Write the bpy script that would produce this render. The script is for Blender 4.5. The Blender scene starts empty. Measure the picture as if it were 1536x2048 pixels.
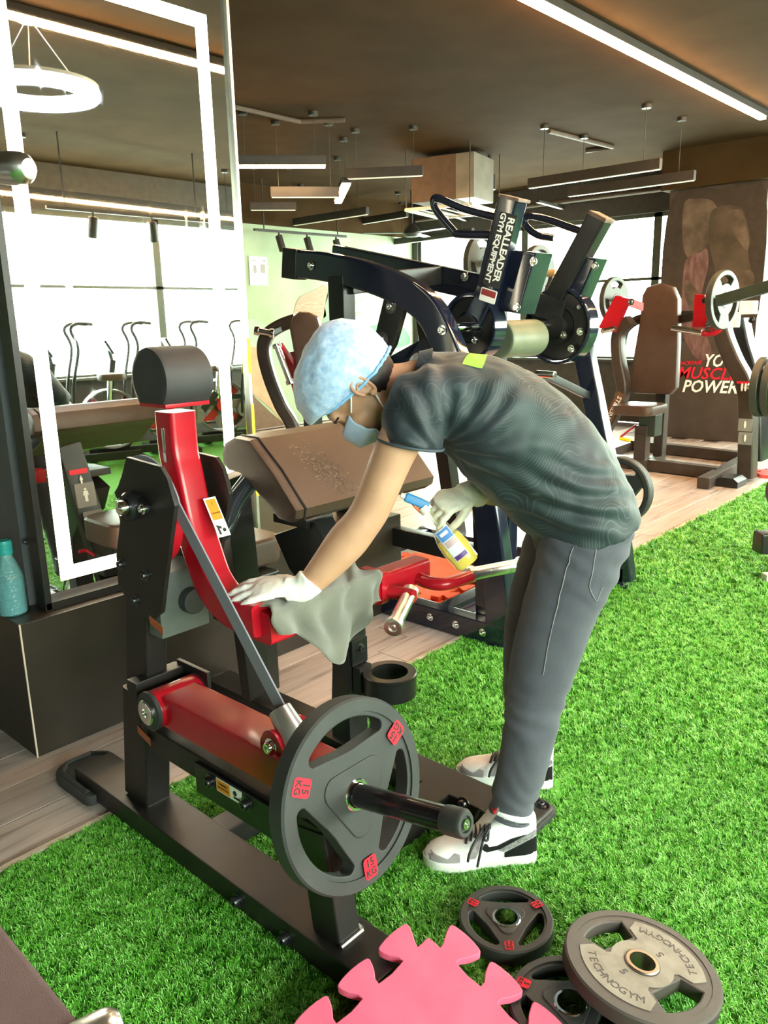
import bpy, bmesh, math, random
from mathutils import Vector, Matrix, Quaternion, noise
from mathutils.bvhtree import BVHTree
random.seed(7)
sc = bpy.context.scene
C = sc.collection

# ---------------------------------------------------------------- camera
def make_camera():
    cd = bpy.data.cameras.new('camera'); cam = bpy.data.objects.new('camera', cd); C.objects.link(cam)
    right = Vector((0.6699, -0.7421, -0.0212)); down = Vector((-0.1895, -0.1433, -0.9714)); fwd = Vector((0.7178, 0.6548, -0.2367))
    m = Matrix((right, -down, -fwd)).transposed().to_4x4(); m.translation = (0, 0, 1.4)
    cam.matrix_world = m
    cd.sensor_fit = 'HORIZONTAL'; cd.sensor_width = 36.0; cd.lens = 36.0*1582/1536.0
    cd.clip_start = 0.05; cd.clip_end = 200
    sc.camera = cam
make_camera()

# ---------------------------------------------------------------- daylight and exposure
def make_world():
    w = bpy.data.worlds.new('daylight'); sc.world = w; w.use_nodes = True
    nt = w.node_tree; bg = nt.nodes['Background']
    bg.inputs[0].default_value = (0.93, 1.0, 0.90, 1); bg.inputs[1].default_value = 13.0
make_world()
sc.view_settings.view_transform = 'Standard'; sc.view_settings.look = 'None'
sc.view_settings.gamma = 1.0; sc.view_settings.use_curve_mapping = False
sc.view_settings.exposure = 1.0
try:
    sc.cycles.max_bounces = 8; sc.cycles.diffuse_bounces = 4; sc.cycles.glossy_bounces = 5
    sc.cycles.transparent_max_bounces = 10; sc.cycles.transmission_bounces = 6
    sc.cycles.caustics_reflective = False; sc.cycles.caustics_refractive = False
    sc.cycles.sample_clamp_indirect = 6.0
    sc.cycles.use_denoising = True
except Exception: pass
def daylight_portal(name, loc, direction, sx, sy):       # helps the renderer find the window openings; gives no light itself
    l = bpy.data.lights.new(name, 'AREA'); l.shape = 'RECTANGLE'; l.size = sx; l.size_y = sy
    try: l.cycles.is_portal = True
    except Exception: pass
    o = bpy.data.objects.new(name, l); C.objects.link(o); o.location = loc
    o.rotation_euler = Vector(direction).to_track_quat('-Z', 'Z').to_euler()
daylight_portal('east_daylight', (10.12, 2.6, 1.72), (-1, 0, 0), 11.4, 1.9)
daylight_portal('south_daylight', (3.5, -3.72, 1.72), (0, 1, 0), 12.6, 1.9)

# ---------------------------------------------------------------- materials
MATS = {}
WARM = (1.0, .57, .25)
def M(name, col, rough=.5, metal=0.0, col2=None, scale=12.0, bump=0.0, bscale=250.0, coat=0.0, spec=.5, emit=0.0, ecol=None, alpha=1.0, trans=0.0, ior=1.45, sheen=0.0, stretch=None, rvar=0.0):
    if name in MATS: return MATS[name]
    m = bpy.data.materials.new(name); m.use_nodes = True
    nt = m.node_tree; N = nt.nodes; L = nt.links; b = N['Principled BSDF']
    tc = N.new('ShaderNodeTexCoord'); mp = N.new('ShaderNodeMapping'); L.new(tc.outputs['Object'], mp.inputs[0])
    if stretch: mp.inputs['Scale'].default_value = stretch
    nz = N.new('ShaderNodeTexNoise'); nz.inputs['Scale'].default_value = scale; nz.inputs['Detail'].default_value = 4
    L.new(mp.outputs[0], nz.inputs['Vector'])
    c2 = col2 or tuple(min(1, c*1.18+.004) for c in col)
    mix = N.new('ShaderNodeMix'); mix.data_type = 'RGBA'
    mix.inputs[6].default_value = (*col, 1); mix.inputs[7].default_value = (*c2, 1)
    rm = N.new('ShaderNodeMapRange'); rm.inputs[1].default_value = .35; rm.inputs[2].default_value = .65
    L.new(nz.outputs[0], rm.inputs[0]); L.new(rm.outputs[0], mix.inputs[0]); L.new(mix.outputs[2], b.inputs['Base Color'])
    b.inputs['Roughness'].default_value = rough; b.inputs['Metallic'].default_value = metal
    if rvar:
        r2 = N.new('ShaderNodeMapRange'); r2.inputs[3].default_value = max(0, rough-rvar); r2.inputs[4].default_value = min(1, rough+rvar)
        L.new(nz.outputs[0], r2.inputs[0]); L.new(r2.outputs[0], b.inputs['Roughness'])
    b.inputs['Specular IOR Level'].default_value = spec; b.inputs['Coat Weight'].default_value = coat
    b.inputs['Coat Roughness'].default_value = .08
    b.inputs['IOR'].default_value = ior
    if sheen: b.inputs['Sheen Weight'].default_value = sheen
    if trans: b.inputs['Transmission Weight'].default_value = trans
    if alpha < 1: b.inputs['Alpha'].default_value = alpha
    if emit:
        b.inputs['Emission Color'].default_value = (*(ecol or col), 1); b.inputs['Emission Strength'].default_value = emit
    if bump:
        n2 = N.new('ShaderNodeTexNoise'); n2.inputs['Scale'].default_value = bscale; n2.inputs['Detail'].default_value = 3
        L.new(mp.outputs[0], n2.inputs['Vector'])
        bp = N.new('ShaderNodeBump'); bp.inputs['Strength'].default_value = bump; bp.inputs['Distance'].default_value = .004
        L.new(n2.outputs[0], bp.inputs['Height']); L.new(bp.outputs[0], b.inputs['Normal'])
    MATS[name] = m; return m

black = M('black_powder_coat', (.010, .0085, .008), .40, bump=.12, bscale=900)
black2 = M('black_satin_paint', (.010, .010, .011), .28, bump=.06, bscale=700)
navy = M('navy_gloss_paint', (.006, .009, .022), .12, coat=.6)
red = M('red_gloss_paint', (.40, .006, .016), .28, coat=.22, col2=(.45, .008, .02))
chrome = M('chrome', (.82, .82, .82), .1, 1.0)
steel = M('brushed_steel', (.55, .55, .55), .3, 1.0)
darksteel = M('dark_steel_bolt', (.10, .10, .11), .32, .9)
rubber = M('black_rubber', (.030, .032, .032), .5, bump=.3, bscale=900)
leather = M('dark_brown_leather', (.070, .042, .031), .38, bump=.2, bscale=500, col2=(.082, .050, .038))
white_print = M('white_print', (.85, .85, .83), .5)
red_print = M('red_print', (.6, .01, .03), .45)
orange_print = M('orange_print', (.8, .28, .02), .5)
black_print = M('black_print', (.015, .015, .015), .6)
grey_print = M('grey_print', (.22, .21, .20), .5)
yellow_paint = M('yellow_paint', (.85, .65, .02), .4)
warm_led = M('warm_led', (1, .8, .5), .4, emit=30.0, ecol=(1, .60, .27))

# ---------------------------------------------------------------- mesh building
def cat_rom(pts, n=6, closed=False):
    P = [Vector(p) for p in pts]; out = []
    k = len(P)
    for i in range(k if closed else k-1):
        if closed: a, b, c, d = P[(i-1) % k], P[i], P[(i+1) % k], P[(i+2) % k]
        else: a, b, c, d = P[max(0, i-1)], P[i], P[i+1], P[min(k-1, i+2)]
        for j in range(n):
            t = j/n
            out.append(.5*((2*b)+(c-a)*t+(2*a-5*b+4*c-d)*t*t+(3*b-a-3*c+d)*t**3))
    if not closed: out.append(P[-1])
    return out
def frame_from(z, up=(0, 0, 1)):
    z = Vector(z).normalized(); u = Vector(up)
    if abs(z.dot(u)) > .999: u = Vector((0, 1, 0))
    x = u.cross(z).normalized(); y = z.cross(x)
    return x, y, z
class MB:
    def __init__(s): s.bm = bmesh.new()
    def add(s, vs, fs):
        v = [s.bm.verts.new(p) for p in vs]
        for f in fs:
            try: s.bm.faces.new([v[i] for i in f])
            except ValueError: pass
        return v
    def box(s, c, size, rot=None, bev=0.0, seg=2):
        t = bmesh.new(); bmesh.ops.create_cube(t, size=1.0)
        for v in t.verts: v.co = Vector((v.co.x*size[0], v.co.y*size[1], v.co.z*size[2]))
        if bev: bmesh.ops.bevel(t, geom=t.edges[:], offset=bev, segments=seg, profile=.6, affect='EDGES')
        m = (rot.to_4x4() if rot else Matrix()); m = Matrix.Translation(c) @ m
        s.merge(t, m); return s
    def merge(s, t, m=None):
        if m: bmesh.ops.transform(t, matrix=m, verts=t.verts)
        me = bpy.data.meshes.new('tmp'); t.to_mesh(me); s.bm.from_mesh(me); bpy.data.meshes.remove(me); t.free()
    def mesh(s, me, m=None):
        t = bmesh.new(); t.from_mesh(me); s.merge(t, m); return s
    def bar(s, p0, p1, w, h, up=(0, 0, 1), bev=.004):
        p0, p1 = Vector(p0), Vector(p1); x, y, z = frame_from(p1-p0, up)
        R = Matrix((x, y, z)).transposed()
        return s.box((p0+p1)/2, (w, h, (p1-p0).length), R, bev)
    def lathe(s, prof, p0, axis, n=24):
        p0 = Vector(p0); x, y, z = frame_from(axis)
        vs, fs, rings = [], [], []
        for r, t in prof:
            if r < 1e-6: rings.append([len(vs)]); vs.append(p0+z*t)
            else:
                rings.append(list(range(len(vs), len(vs)+n)))
                for i in range(n):
                    a = 2*math.pi*i/n; vs.append(p0+z*t+(x*math.cos(a)+y*math.sin(a))*r)
        for A, B in zip(rings, rings[1:]):
            for i in range(n):
                j = (i+1) % n
                if len(A) == 1 and len(B) == 1: continue
                if len(A) == 1: fs.append((A[0], B[j], B[i])[::-1])
                elif len(B) == 1: fs.append((A[i], A[j], B[0]))
                else: fs.append((A[i], A[j], B[j], B[i]))
        if len(rings[0]) > 1: fs.append(tuple(rings[0][::-1]))
        if len(rings[-1]) > 1: fs.append(tuple(rings[-1]))
        s.add(vs, fs); return s
    def cyl(s, p0, p1, r, r2=None, n=24, bev=0.0):
        p0, p1 = Vector(p0), Vector(p1); L = (p1-p0).length; r2 = r if r2 is None else r2
        if bev: prof = [(r-bev, 0), (r-bev*.3, bev*.3), (r, bev), (r2, L-bev), (r2-bev*.3, L-bev*.3), (r2-bev, L)]
        else: prof = [(r, 0), (r2, L)]
        return s.lathe(prof, p0, p1-p0, n)
    def ring(s, p0, axis, ro, ri, t, n=32, bev=.001):
        prof = [(ri, 0), (ro-bev, 0), (ro, bev), (ro, t-bev), (ro-bev, t), (ri, t), (ri, 0)]
        p0 = Vector(p0); x, y, z = frame_from(axis); vs = []; fs = []; k = len(prof)-1
        for i in range(n):
            a = 2*math.pi*i/n; d = x*math.cos(a)+y*math.sin(a)
            for r, q in prof[:-1]: vs.append(p0+z*q+d*r)
        for i in range(n):
            j = (i+1) % n
            for q in range(k): fs.append((i*k+q, j*k+q, j*k+(q+1) % k, i*k+(q+1) % k))
        s.add(vs, fs); return s
    def sweep(s, path, sec, up=(0, 0, 1), scales=None, cap=True, closed=False):
        """sec: list of 2-D points; the path keeps the reference 'up' for a stable frame"""
        P = [Vector(p) for p in path]; n = len(sec); vs = []; fs = []
        for i, p in enumerate(P):
            a = P[i-1] if (i > 0 or closed) else P[0]
            b = P[(i+1) % len(P)] if (i < len(P)-1 or closed) else P[-1]
            x, y, z = frame_from(b-a, up); k = scales[i] if scales else 1
            for u, v in sec: vs.append(p+x*u*k+y*v*k)
        m = len(P)
        for i in range(m if closed else m-1):
            q = (i+1) % m
            for j in range(n):
                l = (j+1) % n; fs.append((i*n+j, i*n+l, q*n+l, q*n+j))
        if cap and not closed: fs.append(tuple(range(n))[::-1]); fs.append(tuple((m-1)*n+j for j in range(n)))
        s.add(vs, fs); return s
    def tube(s, path, r, n=12, up=(.13, .37, .92), closed=False):
        if isinstance(r, (int, float)): sc_ = None; r0 = r
        else: r0 = 1.0; sc_ = list(r)
        sec = [(math.cos(2*math.pi*i/n)*r0, math.sin(2*math.pi*i/n)*r0) for i in range(n)]
        return s.sweep(path, sec, up, sc_, closed=closed)
    def prism(s, poly, o, u, v, depth, bev=0.0, seg=2):
        """polygon in the plane (o,u,v), pushed 'depth' along u x v"""
        o, u, v = Vector(o), Vector(u).normalized(), Vector(v).normalized(); w = u.cross(v)
        t = bmesh.new()
        A = [t.verts.new(o+u*p[0]+v*p[1]) for p in poly]; B = [t.verts.new(o+u*p[0]+v*p[1]+w*depth) for p in poly]
        n = len(poly)
        fa = t.faces.new(A[::-1]); fb = t.faces.new(B)
        for i in range(n): t.faces.new((A[i], A[(i+1) % n], B[(i+1) % n], B[i]))
        bmesh.ops.recalc_face_normals(t, faces=t.faces)
        if bev:
            es = list({e for f in (fa, fb) for e in f.edges})
            bmesh.ops.bevel(t, geom=es, offset=bev, segments=seg, profile=.6, affect='EDGES')
        bmesh.ops.triangulate(t, faces=[f for f in t.faces if len(f.verts) > 6])
        s.merge(t); return s
    def loft(s, rings, cap=True):
        n = len(rings[0]); vs = [p for r in rings for p in r]; fs = []
        for i in range(len(rings)-1):
            for j in range(n):
                l = (j+1) % n; fs.append((i*n+j, i*n+l, (i+1)*n+l, (i+1)*n+j))
        if cap: fs.append(tuple(range(n))[::-1]); fs.append(tuple((len(rings)-1)*n+j for j in range(n)))
        s.add(vs, fs); return s
    def to_mesh(s, name='m'):
        bmesh.ops.recalc_face_normals(s.bm, faces=s.bm.faces)
        me = bpy.data.meshes.new(name); s.bm.to_mesh(me); s.bm.free(); return me
    def build(s, name, mat, parent=None, **kw): return link(name, s.to_mesh(name), mat, parent, **kw)
def wloc(o):
    v = Vector((0, 0, 0))
    while o is not None: v += o.location; o = o.parent
    return v
def link(name, me, mat, parent=None, label=None, cat=None, group=None, kind=None, smooth=35, loc=None, wn=True):
    """links a mesh given in world coordinates as one object; its origin goes to its parent's origin or to loc"""
    o = bpy.data.objects.new(name, me); C.objects.link(o)
    base = wloc(parent) if parent is not None else Vector(loc or (0, 0, 0))
    if base.length: me.transform(Matrix.Translation(-base))
    if parent is not None: o.parent = parent
    else: o.location = base
    if isinstance(mat, (list, tuple)):
        for m in mat: me.materials.append(m)
    elif mat is not None: me.materials.append(mat)
    if smooth:
        me.shade_smooth(); me.set_sharp_from_angle(angle=math.radians(smooth))
        if wn and len(me.polygons) < 6000: w = o.modifiers.new('normals', 'WEIGHTED_NORMAL'); w.keep_sharp = True
    return tag(o, label, cat, group, kind)
def tag(o, label=None, cat=None, group=None, kind=None):
    if label: o['label'] = label
    if cat: o['category'] = cat
    if group: o['group'] = group
    if kind: o['kind'] = kind
    return o
def thing(name, label, cat, loc, group=None):
    o = bpy.data.objects.new(name, None); C.objects.link(o); o.location = loc; o.empty_display_size = .05
    return tag(o, label, cat, group)
def dup(o, parent=None):
    c = o.copy(); C.objects.link(c)
    if parent is not None: c.parent = parent
    for ch in list(o.children): dup(ch, c)
    return c
def eval_mesh(ob):
    C.objects.link(ob); bpy.context.view_layer.update()
    dg = bpy.context.evaluated_depsgraph_get(); me = bpy.data.meshes.new_from_object(ob.evaluated_get(dg))
    d = ob.data; bpy.data.objects.remove(ob)
    return me
def text_mesh(s, size, depth=.0004, align='CENTER', bold=0.0, shear=0.0, spacing=1.0):
    cu = bpy.data.curves.new('t', 'FONT'); cu.body = s; cu.size = size; cu.extrude = depth; cu.align_x = align; cu.align_y = 'CENTER'
    cu.offset = bold; cu.shear = shear; cu.space_character = spacing; cu.resolution_u = 2
    return eval_mesh(bpy.data.objects.new('t', cu))
def flat_mesh(splines, extrude, bev=0.0, bseg=2):
    """closed outlines (first outer, then holes) -> extruded solid about z=0"""
    cu = bpy.data.curves.new('c', 'CURVE'); cu.dimensions = '2D'; cu.fill_mode = 'BOTH'; cu.extrude = max(0, extrude-bev); cu.bevel_depth = bev; cu.bevel_resolution = bseg
    cu.offset = -bev
    for pts in splines:
        sp = cu.splines.new('POLY'); sp.points.add(len(pts)-1); sp.use_cyclic_u = True
        for q, p in zip(sp.points, pts): q.co = (p[0], p[1], 0, 1)
    return eval_mesh(bpy.data.objects.new('c', cu))
def basis(o, x, y):
    """matrix whose local x, y run along the given world directions"""
    x = Vector(x).normalized(); z = x.cross(Vector(y)).normalized(); y = z.cross(x)
    m = Matrix((x, y, z)).transposed().to_4x4(); m.translation = Vector(o); return m
def arc(r, a0, a1, n=10, c=(0, 0)):
    return [(c[0]+r*math.cos(math.radians(a0+(a1-a0)*i/n)), c[1]+r*math.sin(math.radians(a0+(a1-a0)*i/n))) for i in range(n+1)]
def rrect(w, h, r, n=4):
    o = []
    for cx, cy, a in ((w/2-r, h/2-r, 0), (-w/2+r, h/2-r, 90), (-w/2+r, -h/2+r, 180), (w/2-r, -h/2+r, 270)): o += arc(r, a, a+90, n, (cx, cy))
    return o
def rsec(w, h, r=.01): return rrect(w, h, r, 3)
def bolt(parent, p, axis, r=.011, mat=None, name='bolt'):
    """washer, socket cap and recess on a surface point, pointing along axis"""
    m = MB(); m.lathe([(r*1.5, 0), (r*1.5, .002), (r*.98, .0025), (r, .005), (r, r*.95), (r*.86, r*1.15), (r*.5, r*1.15), (r*.45, r*.7), (0, r*.7)], p, axis, 16)
    return m.build(name, mat or darksteel, parent)

# ---------------------------------------------------------------- room shell
X0, X1, Y0, Y1, ZC = -3.2, 10.0, -3.6, 8.4, 3.1
TURF_Y = 1.99
wood_base = M('floor_joint_dark', (.16, .12, .11), .6)
def plank_mat():
    m = bpy.data.materials.new('grey_oak_plank'); m.use_nodes = True; N = m.node_tree.nodes; L = m.node_tree.links; b = N['Principled BSDF']
    tc = N.new('ShaderNodeTexCoord'); mp = N.new('ShaderNodeMapping'); mp.inputs['Scale'].default_value = (1.6, 22, 22)
    oi = N.new('ShaderNodeObjectInfo'); ad = N.new('ShaderNodeVectorMath'); ad.operation = 'ADD'
    sc_ = N.new('ShaderNodeVectorMath'); sc_.operation = 'SCALE'; sc_.inputs['Scale'].default_value = 40
    cb = N.new('ShaderNodeCombineXYZ'); L.new(oi.outputs['Random'], cb.inputs[0]); L.new(oi.outputs['Random'], cb.inputs[1]); L.new(cb.outputs[0], sc_.inputs[0])
    L.new(tc.outputs['Object'], ad.inputs[0]); L.new(sc_.outputs[0], ad.inputs[1]); L.new(ad.outputs[0], mp.inputs[0])
    n1 = N.new('ShaderNodeTexNoise'); n1.inputs['Scale'].default_value = 1.6; n1.inputs['Detail'].default_value = 6; n1.inputs['Distortion'].default_value = .8; L.new(mp.outputs[0], n1.inputs['Vector'])
    r = N.new('ShaderNodeValToRGB'); e = r.color_ramp.elements
    e[0].position = .30; e[0].color = (.29, .22, .205, 1); e[1].position = .72; e[1].color = (.56, .48, .455, 1)
    q = r.color_ramp.elements.new(.45); q.color = (.47, .395, .375, 1)
    L.new(n1.outputs[0], r.inputs[0])
    hv = N.new('ShaderNodeHueSaturation'); mr = N.new('ShaderNodeMapRange'); mr.inputs[3].default_value = .88; mr.inputs[4].default_value = 1.12
    L.new(oi.outputs['Random'], mr.inputs[0]); L.new(mr.outputs[0], hv.inputs['Value']); L.new(r.outputs[0], hv.inputs['Color']); L.new(hv.outputs[0], b.inputs['Base Color'])
    b.inputs['Roughness'].default_value = .38
    bp = N.new('ShaderNodeBump'); bp.inputs['Strength'].default_value = .08; L.new(n1.outputs[0], bp.inputs['Height']); L.new(bp.outputs[0], b.inputs['Normal'])
    return m
oak = plank_mat()
def build_floor():
    m = MB(); m.box(((X0+X1)/2, (Y0+Y1)/2, -.06), (X1-X0, Y1-Y0, .1)); fl = m.build('floor', wood_base, kind='structure', smooth=0, label='grey oak plank floor of the gym beside the turf')
    # planks one by one where the photograph tells them apart: along the turf edge and round the machines
    pw = .185; row = 0; y = TURF_Y+.012; meshes = {}
    while y < 5.6:
        x = -1.0 - random.uniform(0, 1.2)
        while x < 8.6:
            L_ = 1.24
            k = 'p'
            if k not in meshes:
                mm = MB(); mm.box((L_/2, pw/2, -.005), (L_-.004, pw-.004, .01), bev=.0012, seg=1); me = mm.to_mesh('plank'); me.materials.append(oak); meshes[k] = me
            if x+L_ > -.6:
                o = bpy.data.objects.new('plank', meshes[k]); C.objects.link(o); o.parent = fl; o.location = (x, y, 0)
            x += L_
        y += pw; row += 1
    mm = MB(); xx = X0
    yy = y
    while yy < Y1:
        x = X0 - random.uniform(0, 1.2)
        while x < X1:
            a, b_ = max(x, X0), min(x+1.24, X1)
            if b_-a > .05: mm.box(((a+b_)/2, min(yy+pw/2, Y1-pw/2), -.005), (b_-a-.004, pw-.004, .01))
            x += 1.24
        yy += pw
    o = mm.build('far_planks', oak, fl, smooth=0); o['kind'] = 'stuff'
    # pale edging strip between planks and turf
    m = MB(); m.box(((X0+X1)/2, TURF_Y+.004, .003), (X1-X0, .022, .008), bev=.002, seg=1)
    m.build('trim_1', M('pale_edge_strip', (.55, .47, .40), .5), kind='structure', label='pale strip finishing the edge between wood floor and turf')
    m = MB(); m.box(((X0+X1)/2, (Y0+TURF_Y-.008)/2, -.002), (X1-X0, TURF_Y-.008-Y0, .008))
    m.build('turf_floor', M('turf_backing', (.035, .17, .012), .9, col2=(.07, .27, .03), scale=60), kind='structure', smooth=0, label='green backing of the artificial turf')
build_floor()
plaster_dark = M('brown_black_ceiling_paint', (.040, .0225, .0095), .95, col2=(.050, .030, .0135), scale=3, spec=.08)
green_plaster = M('pale_green_plaster', (.27, .36, .22), .7, col2=(.34, .43, .29), scale=2.2, bump=.05, bscale=30)
dark_wall = M('dark_wall_paint', (.05, .045, .04), .6)
frame_dark = M('dark_window_frame', (.06, .075, .06), .4)
def wall(name, c, size, mat, label):
    m = MB(); m.box(c, size); return m.build(name, mat, kind='structure', smooth=0, label=label)
cx, cy = (X0+X1)/2, (Y0+Y1)/2
wall('ceiling', (cx, cy, ZC+.06), (X1-X0+.6, Y1-Y0+.6, .12), plaster_dark, 'brown painted ceiling slab with hanging services')
wall('wall_north', (cx, Y1+.1, ZC/2), (X1-X0+.6, .2, ZC), green_plaster, 'pale green plastered wall at the far end')
wall('wall_west', (X0-.1, cy, ZC/2), (.2, Y1-Y0+.6, ZC), dark_wall, 'dark wall at the side of the hall')
m = MB(); m.box((cx, Y1-.012, 2.86), (X1-X0, .024, .48)); m.build('trim_2', plaster_dark, kind='structure', smooth=0, label='dark band along the top of the green wall')
ZS, ZT = .80, 2.62         # sill and head of the window bands
glass_mat = bpy.data.materials.new('window_glass'); glass_mat.use_nodes = True
def _g():
    N = glass_mat.node_tree.nodes; L = glass_mat.node_tree.links; N.remove(N['Principled BSDF'])
    t = N.new('ShaderNodeBsdfTransparent'); t.inputs[0].default_value = (.93, .97, .93, 1); g = N.new('ShaderNodeBsdfGlossy'); g.inputs['Roughness'].default_value = .02
    mx = N.new('ShaderNodeMixShader'); nz = N.new('ShaderNodeTexNoise'); nz.inputs['Scale'].default_value = 3
    mr = N.new('ShaderNodeMapRange'); mr.inputs[3].default_value = .03; mr.inputs[4].default_value = .07; L.new(nz.outputs[0], mr.inputs[0]); L.new(mr.outputs[0], mx.inputs[0])
    L.new(t.outputs[0], mx.inputs[1]); L.new(g.outputs[0], mx.inputs[2]); L.new(mx.outputs[0], N['Material Output'].inputs[0])
_g()
def window_wall(side):
    east = side == 'east'
    a0, a1 = (Y0, Y1) if east else (X0, X1)
    def P(a, z, d): return (X1+d, a, z) if east else (a, Y0-d, z)
    def S(la, lz, t): return (t, la, lz) if east else (la, t, lz)
    m = MB(); m.box(P((a0+a1)/2, ZS/2, .1), S(a1-a0, ZS, .2)); m.box(P((a0+a1)/2, (ZT+ZC)/2, .1), S(a1-a0, ZC-ZT, .2))
    for e, s_ in ((a0+.15, 1), (a1-.05, 1)): m.box(P(e, (ZS+ZT)/2, .1), S(.3 if e < a1-.2 else .1, ZT-ZS, .2))
    m.build('wall_'+side, dark_wall, kind='structure', smooth=0, label='dark wall with a long band of bright windows, %s side' % side)
    n = 6; st = (a1-.1-a0-.3)/n
    for i in range(n):
        b0 = a0+.3+i*st; b1 = b0+st
        f = MB(); w = .05
        for c in (b0+w/2, b1-w/2): f.box(P(c, (ZS+ZT)/2, .07), S(w, ZT-ZS, .06))
        for z in (ZS+w/2, ZT-w/2, 1.83): f.box(P((b0+b1)/2, z, .07), S(st, w if z != 1.83 else .035, .06))
        name = 'window_%d' % (i+1 if east else i+7)
        r = f.build(name, frame_dark, kind='structure', smooth=0, label='bright window with a dark frame and a transom, number %d of the %s band' % (i+1, side))
        for z0, z1 in ((ZS+w, 1.81), (1.85, ZT-w)):
            g = MB(); g.box(P((b0+b1)/2, (z0+z1)/2, .07), S(st-2*w, z1-z0, .008)); g.build('pane', glass_mat, r, smooth=0)
    m = MB(); m.box(P((a0+a1)/2, ZS+.01, -.05), S(a1-a0, .03, .14)); m.build('trim_%d' % (3 if east else 4), frame_dark, kind='structure', smooth=0)
window_wall('east'); window_wall('south')
# boarded ledge the mirror stands on, and the narrow pillar behind the mirror
ledge_mat = M('dark_brown_laminate', (.020, .015, .011), .36, col2=(.027, .020, .015), scale=5, rvar=.08)
m = MB(); m.box((1.9, 3.0, .2365), (1.866, 1.05, .473), bev=.003); pl = m.build('platform', ledge_mat, kind='structure', label='dark laminate ledge under the lighted mirror')
m = MB(); m.bar((.9685, 2.4765, .0), (.9685, 2.4765, .473), .005, .005, bev=0); m.build('worn_corner', M('worn_edge', (.55, .45, .38), .7), pl)
wall('pillar', (1.535, 2.83, ZC/2+.236), (.93, .4, ZC-.473), M('pillar_cladding', (.07, .075, .085), .5, col2=(.085, .09, .1), scale=4), 'dark clad pillar carrying the lighted mirror')
# square column with the printed mural
wall('column', (9.46, 3.35, ZC/2), (.9, 1.02, ZC), M('column_cladding', (.05, .035, .028), .5, col2=(.065, .047, .037), scale=4), 'dark brown square column by the windows with a printed mural')
m = MB(); m.box((9.42, 3.28, 2.9), (1.0, 1.3, .4)); m.build('column_head', plaster_dark, kind='structure', smooth=0, label='dark box where the column meets the ceiling')

# ---------------------------------------------------------------- lighted mirror on the ledge
def mirror_mat():
    m = bpy.data.materials.new('mirror_silver'); m.use_nodes = True; N = m.node_tree.nodes; L = m.node_tree.links; b = N['Principled BSDF']
    b.inputs['Metallic'].default_value = 1; b.inputs['Base Color'].default_value = (.80, .83, .80, 1); b.inputs['Roughness'].default_value = .015
    # dried wipe marks: rough patches of their own shape
    tc = N.new('ShaderNodeTexCoord'); mp = N.new('ShaderNodeMapping'); mp.inputs['Scale'].default_value = (9, 1, 2.2); nz = N.new('ShaderNodeTexNoise'); nz.inputs['Scale'].default_value = 2; nz.inputs['Detail'].default_value = 6
    L.new(tc.outputs['Object'], mp.inputs[0]); L.new(mp.outputs[0], nz.inputs['Vector'])
    mr = N.new('ShaderNodeMapRange'); mr.inputs[1].default_value = .60; mr.inputs[2].default_value = .85; mr.inputs[3].default_value = .012; mr.inputs[4].default_value = .10
    L.new(nz.outputs[0], mr.inputs[0]); L.new(mr.outputs[0], b.inputs['Roughness'])
    return m
def build_mirror():
    YM = 2.56; r = thing('led_mirror', 'tall mirror with a glowing rectangular light border standing on the dark ledge', 'mirror', (1.55, YM, .473))
    m = MB(); m.box((1.555, YM+.02, 1.60), (.91, .03, 2.20)); m.build('mirror_glass', mirror_mat(), r, smooth=0)
    m = MB(); m.box((1.09, YM-.005, 1.60), (.022, .07, 2.25), bev=.002); m.box((1.555, YM-.005, .487), (.95, .07, .028), bev=.002); m.build('frame', black, r)
    m = MB(); m.box((2.016, YM+.012, 1.60), (.012, .05, 2.25), bev=.001); m.build('edge_strip', M('aluminium', (.62, .6, .55), .3, 1.0), r)
    led = M('border_led', (1, .95, .82), .4, emit=11.0, ecol=(1, .86, .60))
    xa, xb, za, zb, w = 1.185, 1.905, .575, 2.44, .046
    for c, s_ in (((xa, YM+.003, (za+zb)/2), (w, .004, zb-za+w)), ((xb, YM+.003, (za+zb)/2), (w, .004, zb-za+w)), (((xa+xb)/2, YM+.003, za), (xb-xa-w, .004, w)), (((xa+xb)/2, YM+.003, zb), (xb-xa-w, .004, w))):
        m = MB(); m.box(c, s_); m.build('light_border', led, r, smooth=0, label='glowing white border strip')
    edge_reflection = M('reflection_yellow', (.9, .72, .02), .5)  # yellow reflection along the mirror's edge, painted as flat strips
    for z0, z1 in ((.95, 1.08), (1.2, 1.34), (.70, .82)):
        m = MB(); m.box((2.0165, YM-.0145, (z0+z1)/2), (.0135, .002, z1-z0)); m.build('edge_reflection', edge_reflection, r, label='yellow reflection painted as a strip')
    bolt(r, (1.07, 2.583, 0.7094), (-1, 0, 0), .008)
build_mirror()

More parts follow.
